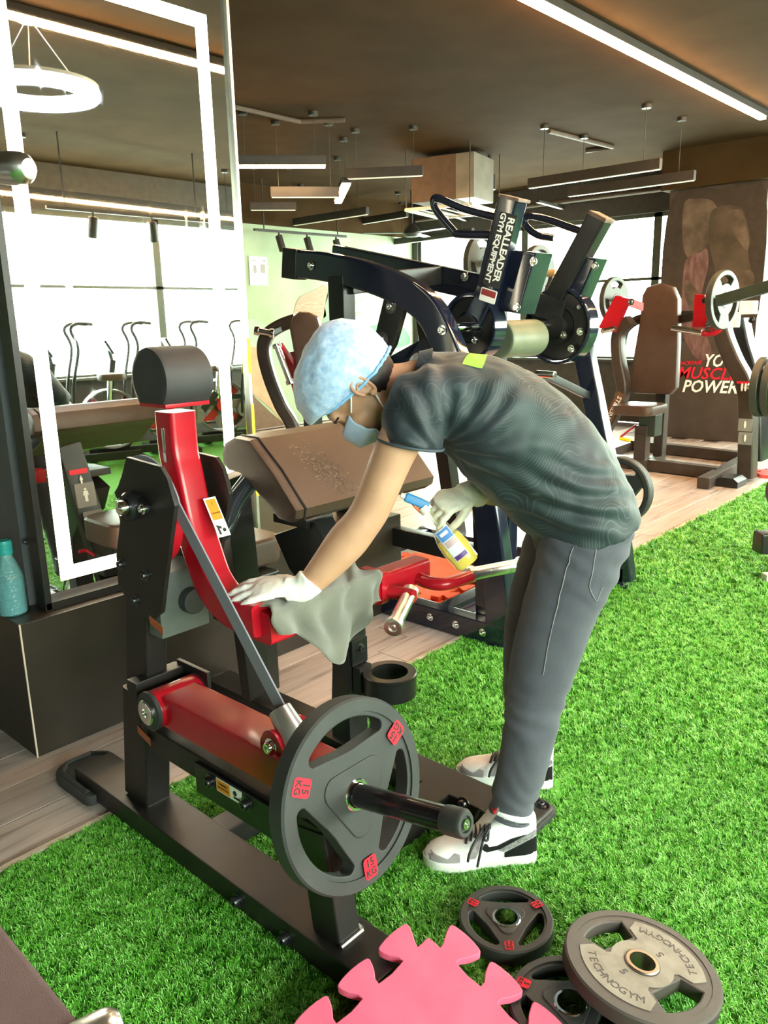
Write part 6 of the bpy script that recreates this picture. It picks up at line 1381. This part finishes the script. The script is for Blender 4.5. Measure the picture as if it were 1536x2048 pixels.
# ---------------------------------------------------------------- artificial turf pile
def grass():
    gm = bpy.data.materials.new('turf_yarn'); gm.use_nodes = True; N = gm.node_tree.nodes; L = gm.node_tree.links; p = N['Principled BSDF']
    at = N.new('ShaderNodeAttribute'); at.attribute_name = 'tint'; at.attribute_type = 'INSTANCER'
    geo = N.new('ShaderNodeNewGeometry'); tc = N.new('ShaderNodeTexCoord'); cr = N.new('ShaderNodeValToRGB'); e = cr.color_ramp.elements
    e[0].color = (.055, .26, .014, 1); e[1].color = (.33, .76, .17, 1); q = e.new(.5); q.color = (.14, .49, .04, 1)
    nz = N.new('ShaderNodeTexNoise'); nz.inputs['Scale'].default_value = 2.0; L.new(geo.outputs['Position'], nz.inputs['Vector'])
    ad = N.new('ShaderNodeMath'); ad.operation = 'MULTIPLY_ADD'; ad.inputs[1].default_value = .5; L.new(nz.outputs[0], ad.inputs[0]); L.new(at.outputs['Fac'], ad.inputs[2])
    sb = N.new('ShaderNodeMath'); sb.operation = 'SUBTRACT'; sb.inputs[1].default_value = .25; L.new(ad.outputs[0], sb.inputs[0]); L.new(sb.outputs[0], cr.inputs[0]); L.new(cr.outputs[0], p.inputs['Base Color'])
    p.inputs['Roughness'].default_value = .38; p.inputs['Subsurface Weight'].default_value = 0
    rnd = random.Random(5); m = MB()
    for k in range(15):
        a = rnd.uniform(0, 6.28); b = rnd.uniform(.15, 1.0); Lh = rnd.uniform(.010, .017); w = rnd.uniform(.0008, .0013)
        d = Vector((math.cos(a), math.sin(a), 0)); s = Vector((-d.y, d.x, 0)); o = Vector((rnd.uniform(-.008, .008), rnd.uniform(-.008, .008), 0)); pts = []
        for j in range(4):
            t = j/3; pts.append(o+d*(Lh*b*t*t*.9)+Vector((0, 0, Lh*(t-.28*b*t*t))))
        vs = []
        for j, q_ in enumerate(pts): ww = w*(1-.55*(j/3)**2); vs += [q_-s*ww, q_+s*ww]
        m.add(vs, [(2*j, 2*j+1, 2*j+3, 2*j+2) for j in range(3)])
    me = m.to_mesh('turf_tuft'); me.materials.append(gm); tuft = bpy.data.objects.new('turf_tuft', me)
    pts, scl = [], []
    rnd = random.Random(11)
    def keep(x, y):
        # only where the camera or its neighbours can see the turf
        f = x*.7388+y*.6739; s = x*.6739-y*.7388
        w = f*.62+.35
        return f > -.6 and (abs(s) < w or (abs(s) < w+1.5 and rnd.random() < .6))
    for (d0, d1, dens, sc_) in ((.4, 2.5, 9500, 1.0), (2.5, 4.2, 4200, 1.3), (4.2, 7.5, 1500, 1.8)):
        n = int(dens*9.5*4.9)
        for i in range(n):
            x, y = rnd.uniform(.2, 9.7), rnd.uniform(-2.95, 1.975)
            d = math.hypot(x, y)
            if d0 <= d < d1 and keep(x, y): pts.append((x, y, .001)); scl.append(sc_*rnd.uniform(.8, 1.2))
    gm2 = bpy.data.meshes.new('grass'); gm2.from_pydata(pts, [], [])
    at_ = gm2.attributes.new('sc', 'FLOAT', 'POINT'); at_.data.foreach_set('value', scl)
    ob = bpy.data.objects.new('grass', gm2); C.objects.link(ob); tag(ob, 'short curly green artificial grass pile over the floor', 'grass', kind='stuff')
    ng = bpy.data.node_groups.new('turf_pile', 'GeometryNodeTree'); ng.interface.new_socket('Geometry', in_out='INPUT', socket_type='NodeSocketGeometry'); ng.interface.new_socket('Geometry', in_out='OUTPUT', socket_type='NodeSocketGeometry')
    n = ng.nodes; l = ng.links; gi = n.new('NodeGroupInput'); go = n.new('NodeGroupOutput'); ip = n.new('GeometryNodeInstanceOnPoints'); oi = n.new('GeometryNodeObjectInfo'); oi.inputs['Object'].default_value = tuft
    rv = n.new('FunctionNodeRandomValue'); rv.data_type = 'FLOAT_VECTOR'; rv.inputs[0].default_value = (-.15, -.15, 0); rv.inputs[1].default_value = (.15, .15, 6.283)
    na = n.new('GeometryNodeInputNamedAttribute'); na.data_type = 'FLOAT'; na.inputs['Name'].default_value = 'sc'
    st = n.new('GeometryNodeStoreNamedAttribute'); st.data_type = 'FLOAT'; st.domain = 'INSTANCE'; st.inputs['Name'].default_value = 'tint'
    r2 = n.new('FunctionNodeRandomValue'); r2.data_type = 'FLOAT'
    l.new(gi.outputs[0], ip.inputs['Points']); l.new(oi.outputs['Geometry'], ip.inputs['Instance']); l.new(rv.outputs[0], ip.inputs['Rotation']); l.new(na.outputs[0], ip.inputs['Scale'])
    l.new(ip.outputs[0], st.inputs['Geometry']); l.new(r2.outputs[1], st.inputs['Value']); l.new(st.outputs[0], go.inputs[0])
    md = ob.modifiers.new('pile', 'NODES'); md.node_group = ng
    return len(pts)
grass()
